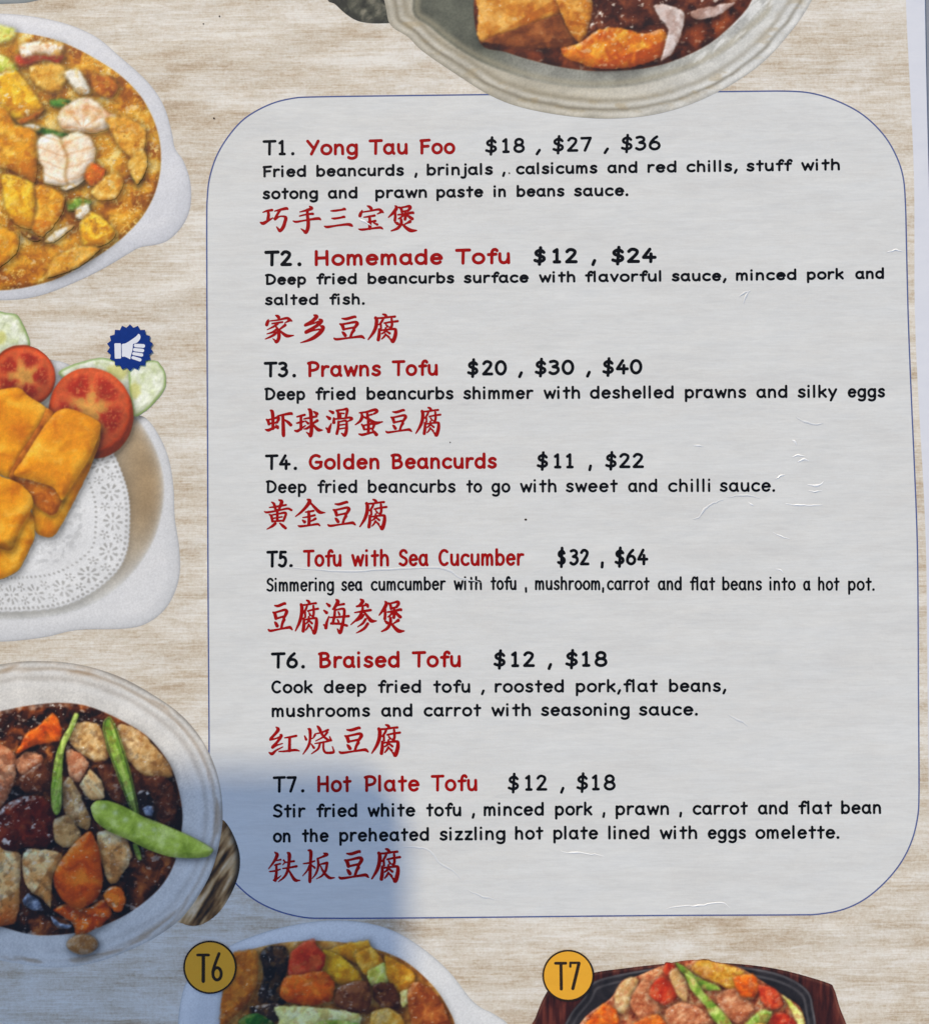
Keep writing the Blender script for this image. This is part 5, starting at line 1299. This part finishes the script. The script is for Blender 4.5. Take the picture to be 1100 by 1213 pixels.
Q('tomato', [(680, 320), (720, 305), (760, 335), (750, 370), (690, 370)], 'tomato', edge=5, relief=.5)
Q('tofu_cube', [(330, 335), (390, 310), (420, 345), (400, 380), (340, 380)], 'carrot', edge=5, bias=.6, relief=.7)
Q('omelette', [(715, 262), (735, 270), (770, 310), (775, 350), (760, 345), (740, 300)], 'lettuce', edge=3)
Q('snow_pea', [(438, 175), (462, 185), (500, 215), (552, 238), (556, 250), (520, 250), (480, 225), (450, 198)], 'lime', edge=4, rag=.3, bias=.35)
Q('snow_pea', [(462, 205), (485, 212), (520, 260), (560, 300), (588, 340), (560, 348), (535, 325), (515, 290), (480, 250)], 'lime', edge=5, rag=.3, bias=.65)
Q('snow_pea', [(615, 345), (640, 315), (668, 298), (692, 305), (680, 335), (640, 360)], 'lime', edge=5, rag=.4, bias=.55)
for (x, y, r_, pn) in [(720, 1235, 24, 'carrot'), (780, 1245, 26, 'pork'), (840, 1240, 26, 'tomato'), (900, 1235, 24, 'eggy')]:
    d.piece('tofu_cube', ell(x, y, r_, r_ * .8, x), pn, edge=7)
d.fill(z([(180, 380), (205, 318), (270, 270), (300, 225), (340, 212), (420, 180), (500, 170), (600, 188), (660, 222), (720, 262), (768, 300), (776, 380), (700, 500), (480, 560), (250, 500)]),
       [rgb(130, 48, 22), rgb(186, 88, 50), rgb(214, 134, 84), rgb(232, 180, 130)], 'minced_gravy', scale=6, edge=5, relief=1.2, spec=.35, seed=491, dark=.2, soft=3.5, coat=.4, threads=.4)
d.flush()

# --- sliver of a plate at the top left corner
pl = smooth_closed([(-140, -60), (60, -60), (62, -10), (40, 1), (10, 4), (-60, 4), (-120, -10)], 5)
X, Y = grid(-145, -65, 68, 8, 1.5)
S = sdf_poly(X, Y, pl)
link('plate', contour('plate', X, Y, S, 4, M_PRINT, ceramic(rgb(128, 136, 140), rgb(168, 176, 180), 43, width=12)(X, Y, S)), menu, label='edge of another printed grey plate in the top left corner')

# ------------------------------------------------------------------ seal and badges
TOP = 36


def flat(name, pts, layer, mat, parent, step=0.5, **kw):
    p = np.asarray(pts, float)
    X, Y = grid(p[:, 0].min() - 2, p[:, 1].min() - 2, p[:, 0].max() + 2, p[:, 1].max() + 2, step)
    return link(name, contour(name, X, Y, sdf_poly(X, Y, p), layer, mat), parent, **kw)


star = []
for i in range(36):
    a = math.radians(i * 10 - 90); r_ = 27.6 if i % 2 == 0 else 24.0
    star.append((154.4 + r_ * math.cos(a), 411.9 + r_ * math.sin(a)))
seal = flat('recommendation_seal', star, TOP, M_NAVY, menu, 0.4, label='navy blue scalloped seal with a white thumbs-up hand')
zz = lambda pts: [(120 + x / 15.714, 375 + y / 15.714) for x, y in pts]
flat('cuff', zz([(262, 498), (360, 498), (372, 510), (376, 772), (366, 782), (270, 786), (258, 776), (250, 512)]), TOP + 1, M_WHITE, seal, 0.3)
hd = smooth_closed(zz([(388, 520), (390, 640), (392, 745), (440, 748), (500, 772), (545, 796), (556, 735), (572, 680), (584, 640), (592, 580), (598, 515), (650, 497), (690, 470), (728, 420), (737, 372), (722, 335), (695, 325), (660, 365), (600, 410), (520, 465), (450, 503)]), 4, .75)
flat('hand', hd, TOP + 1, M_WHITE, seal, 0.3)
for fx0, fy0, fx1, fy1, fr in [(645, 541, 786, 549, 33), (628, 618, 772, 634, 31), (612, 692, 756, 716, 29), (597, 766, 724, 806, 29)]:
    st = [np.array([(120 + fx0 / 15.714, 375 + fy0 / 15.714, fr / 15.714), (120 + fx1 / 15.714, 375 + fy1 / 15.714, (fr + 2) / 15.714)])]
    X, Y, S = sdf_strokes(st[0][:, 0].min() - 4, st[0][:, 1].min() - 4, st[0][:, 0].max() + 4, st[0][:, 1].max() + 4, .3, st)
    link('finger', contour('finger', X, Y, S, TOP + 1, M_WHITE), seal)


def badge(cx, cy, r_, word_, strokes, lab):
    b = flat('badge', ell(cx, cy, r_, r_, 0, 48), TOP, M_BROWN, menu, 0.5, label=lab)
    flat('badge_face', ell(cx, cy, r_ - 2.1, r_ - 2.1, 0, 48), TOP + 1, M_AMBER, b, 0.5)
    st = [np.asarray(s_, float) for s_ in strokes]
    p = np.vstack(st)
    X, Y, S = sdf_strokes(p[:, 0].min() - 5, p[:, 1].min() - 5, p[:, 0].max() + 5, p[:, 1].max() + 5, .3, st)
    link('badge_lettering', contour('badge_lettering', X, Y, S, TOP + 2, M_BROWN), b)


B6 = lambda pts, w: [(210 + x / 13.75, 1110 + y / 13.75, w / 27.5) for x, y in pts]
badge(249, 1145.6, 31.6, 'T6', [B6([(335, 289), (515, 289)], 46), B6([(429, 300), (428, 715)], 58), B6([(684, 268), (640, 380), (598, 500), (583, 570)], 50), B6(arc(652, 595, 68, 100, 0, 360, 26), 50)],
      'round amber badge with dark rim reading T6, left of the bowl at the bottom')
B7 = lambda pts, w: [(630 + x / 12.22, 1110 + y / 12.22, w / 24.4) for x, y in pts]
badge(672.6, 1155.4, 30.6, 'T7', [B7([(338, 376), (485, 376)], 42), B7([(416, 380), (421, 748)], 46), B7([(552, 370), (678, 370)], 36), B7([(552, 375), (552, 425)], 34), B7([(676, 378), (640, 530), (588, 742)], 48)],
      'round amber badge with dark rim reading T7, left of the black hot plate')

# ------------------------------------------------------------------ raised creases in the plastic film
mc, tc, bc = new_mat('clear_film_crease')
ntc = NT(tc); pc = ntc.pos()
nc_ = ntc.noise(pc, 0.3, 0.3, 3, 0.6, 9.0)
tc.links.new(ntc.mix(nc_, col(214, 217, 220), col(226, 228, 231)), bc.inputs['Base Color'])
bc.inputs['Roughness'].default_value = 0.25
bc.inputs['Coat Weight'].default_value = 1.0
bc.inputs['Coat Roughness'].default_value = 0.1


mg, tg, bg = new_mat('film_painted_glint')  # near-white base colour paints the glints on the wider creases
ntg = NT(tg)
tg.links.new(ntg.mix(ntg.noise(ntg.pos(), 0.3, 0.3, 3, 0.6, 9.0), col(240, 242, 246), col(252, 252, 252)), bg.inputs['Base Color'])
bg.inputs['Roughness'].default_value = 0.2
bg.inputs['Coat Weight'].default_value = 1.0
bg.inputs['Coat Roughness'].default_value = 0.12


def crease(pts, w, h=0.8):
    q = smooth_open(pts, 6)
    q = q + np.column_stack([np.zeros(len(q)), (vnoise(q[:, 0] / 4.0, q[:, 1] / 4.0, 5) - .5) * 1.8])
    tn = np.gradient(q, axis=0); tn /= np.linalg.norm(tn, axis=1)[:, None] + 1e-9
    nr = np.column_stack([-tn[:, 1], tn[:, 0]])
    k = np.linspace(0, 1, len(q)); prof = np.sin(math.pi * k) ** .6 * (.6 + .8 * vnoise(k * 9, k * 0 + len(q), 3))
    h = h * .7 if w > 1.25 else h * .45
    rows = []
    for off, hh in [(-.5, 0), (-.2, .8), (.15, 1), (.5, 0)]:
        e = q + nr * (off * w * (1.2 if w > 1.25 else 2.6) * prof)[:, None]
        wx, wy = P(e[:, 0], e[:, 1])
        rows.append(np.column_stack([wx, wy, 6 * LAYER + hh * h * MM * prof]))
    n = len(q); v = np.vstack(rows)
    k = np.arange(n - 1)
    f = np.vstack([np.stack([k + i * n, k + 1 + i * n, k + 1 + (i + 1) * n, k + (i + 1) * n], 1) for i in range(3)])[:, ::-1]
    link('film_crease', raw_mesh('film_crease', v, [f], mg if w > 1.25 else mc, smooth=True), menu)


C4 = lambda pts: [(820 + x / 3.93, 480 + y / 3.93) for x, y in pts]
C3 = lambda pts: [(470 + x / 2.558, 960 + y / 2.558) for x, y in pts]
for pts, w in [(C4([(460, 160), (475, 170), (485, 185)]), 1.8), (C4([(460, 240), (490, 232), (525, 236)]), 1.8), (C4([(487, 264), (515, 252), (542, 256)]), 2.0),
               (C4([(385, 342), (410, 330), (432, 322)]), 1.6), (C4([(535, 322), (570, 325)]), 1.4), (C4([(530, 370), (575, 376), (612, 356)]), 2.2),
               (C4([(535, 398), (570, 400), (605, 396)]), 1.3), (C4([(425, 458), (480, 464), (540, 466), (608, 463)]), 1.5), (C4([(258, 450), (272, 458), (286, 468)]), 1.5),
               (C4([(370, 592), (410, 608), (455, 624)]), 1.3), (C4([(455, 655), (488, 655)]), 1.6), (C4([(0, 188), (25, 188), (50, 190)]), 1.3), (C4([(5, 246), (58, 248)]), 1.2),
               (C4([(835, 70), (850, 66)]), 1.6), (C4([(980, 92), (1000, 86)]), 1.4), (C4([(385, 760), (410, 770), (425, 785)]), 1.4),
               (C4([(0, 535), (30, 520), (60, 480), (100, 455), (150, 435)]), 1.0), (C4([(480, 55), (520, 75), (570, 88), (610, 84)]), .9),
               (C4([(160, 428), (240, 420), (320, 434)]), .9),
               (C3([(0, 115), (60, 112), (100, 125), (130, 160), (170, 185), (200, 215)]), 1.1), (C3([(490, 125), (530, 128), (570, 130), (630, 140)]), 1.3),
               (C3([(810, 300), (870, 290), (920, 288), (980, 280), (1010, 295)]), 1.4), (C3([(210, 240), (260, 262), (300, 270)]), .9),
               ([(1049, 299), (1060, 296), (1070, 298)], 1.6), ([(1055, 302), (1066, 304)], 1.2), ([(1086, 306), (1094, 309)], 1.6), ([(1089, 317), (1098, 318)], 1.6),
               ([(888, 232.5), (898, 230)], 1.6), ([(861, 847), (875, 853), (886, 861)], 1.1), ([(1033, 905), (1042, 905)], 1.8), ([(1070, 502), (1078, 502)], 1.3),
               ([(335, 672), (400, 676), (450, 675), (520, 673), (545, 684), (570, 690)], 1.2),
               ([(424, 258), (430, 262), (440, 267)], 2.0), ([(442, 266), (448, 267)], 2.6), ([(880, 360), (883, 350), (888, 343)], 1.0), ([(875, 352), (880, 347), (889, 344)], .9)]:
    crease(pts, w)
# a speck of dirt and a few printing dots
for i, (x, y, r_) in enumerate([(622.5, 615.5, 1.6), (603, 205, 1.2), (260, 19, 1.1), (241, 28, 1.0), (253.5, 140, 1.3), (533, 524, .9)]):
    flat('speck', ell(x, y, r_, r_ * .85, i, 8), 7, M_BROWN, menu, .4)
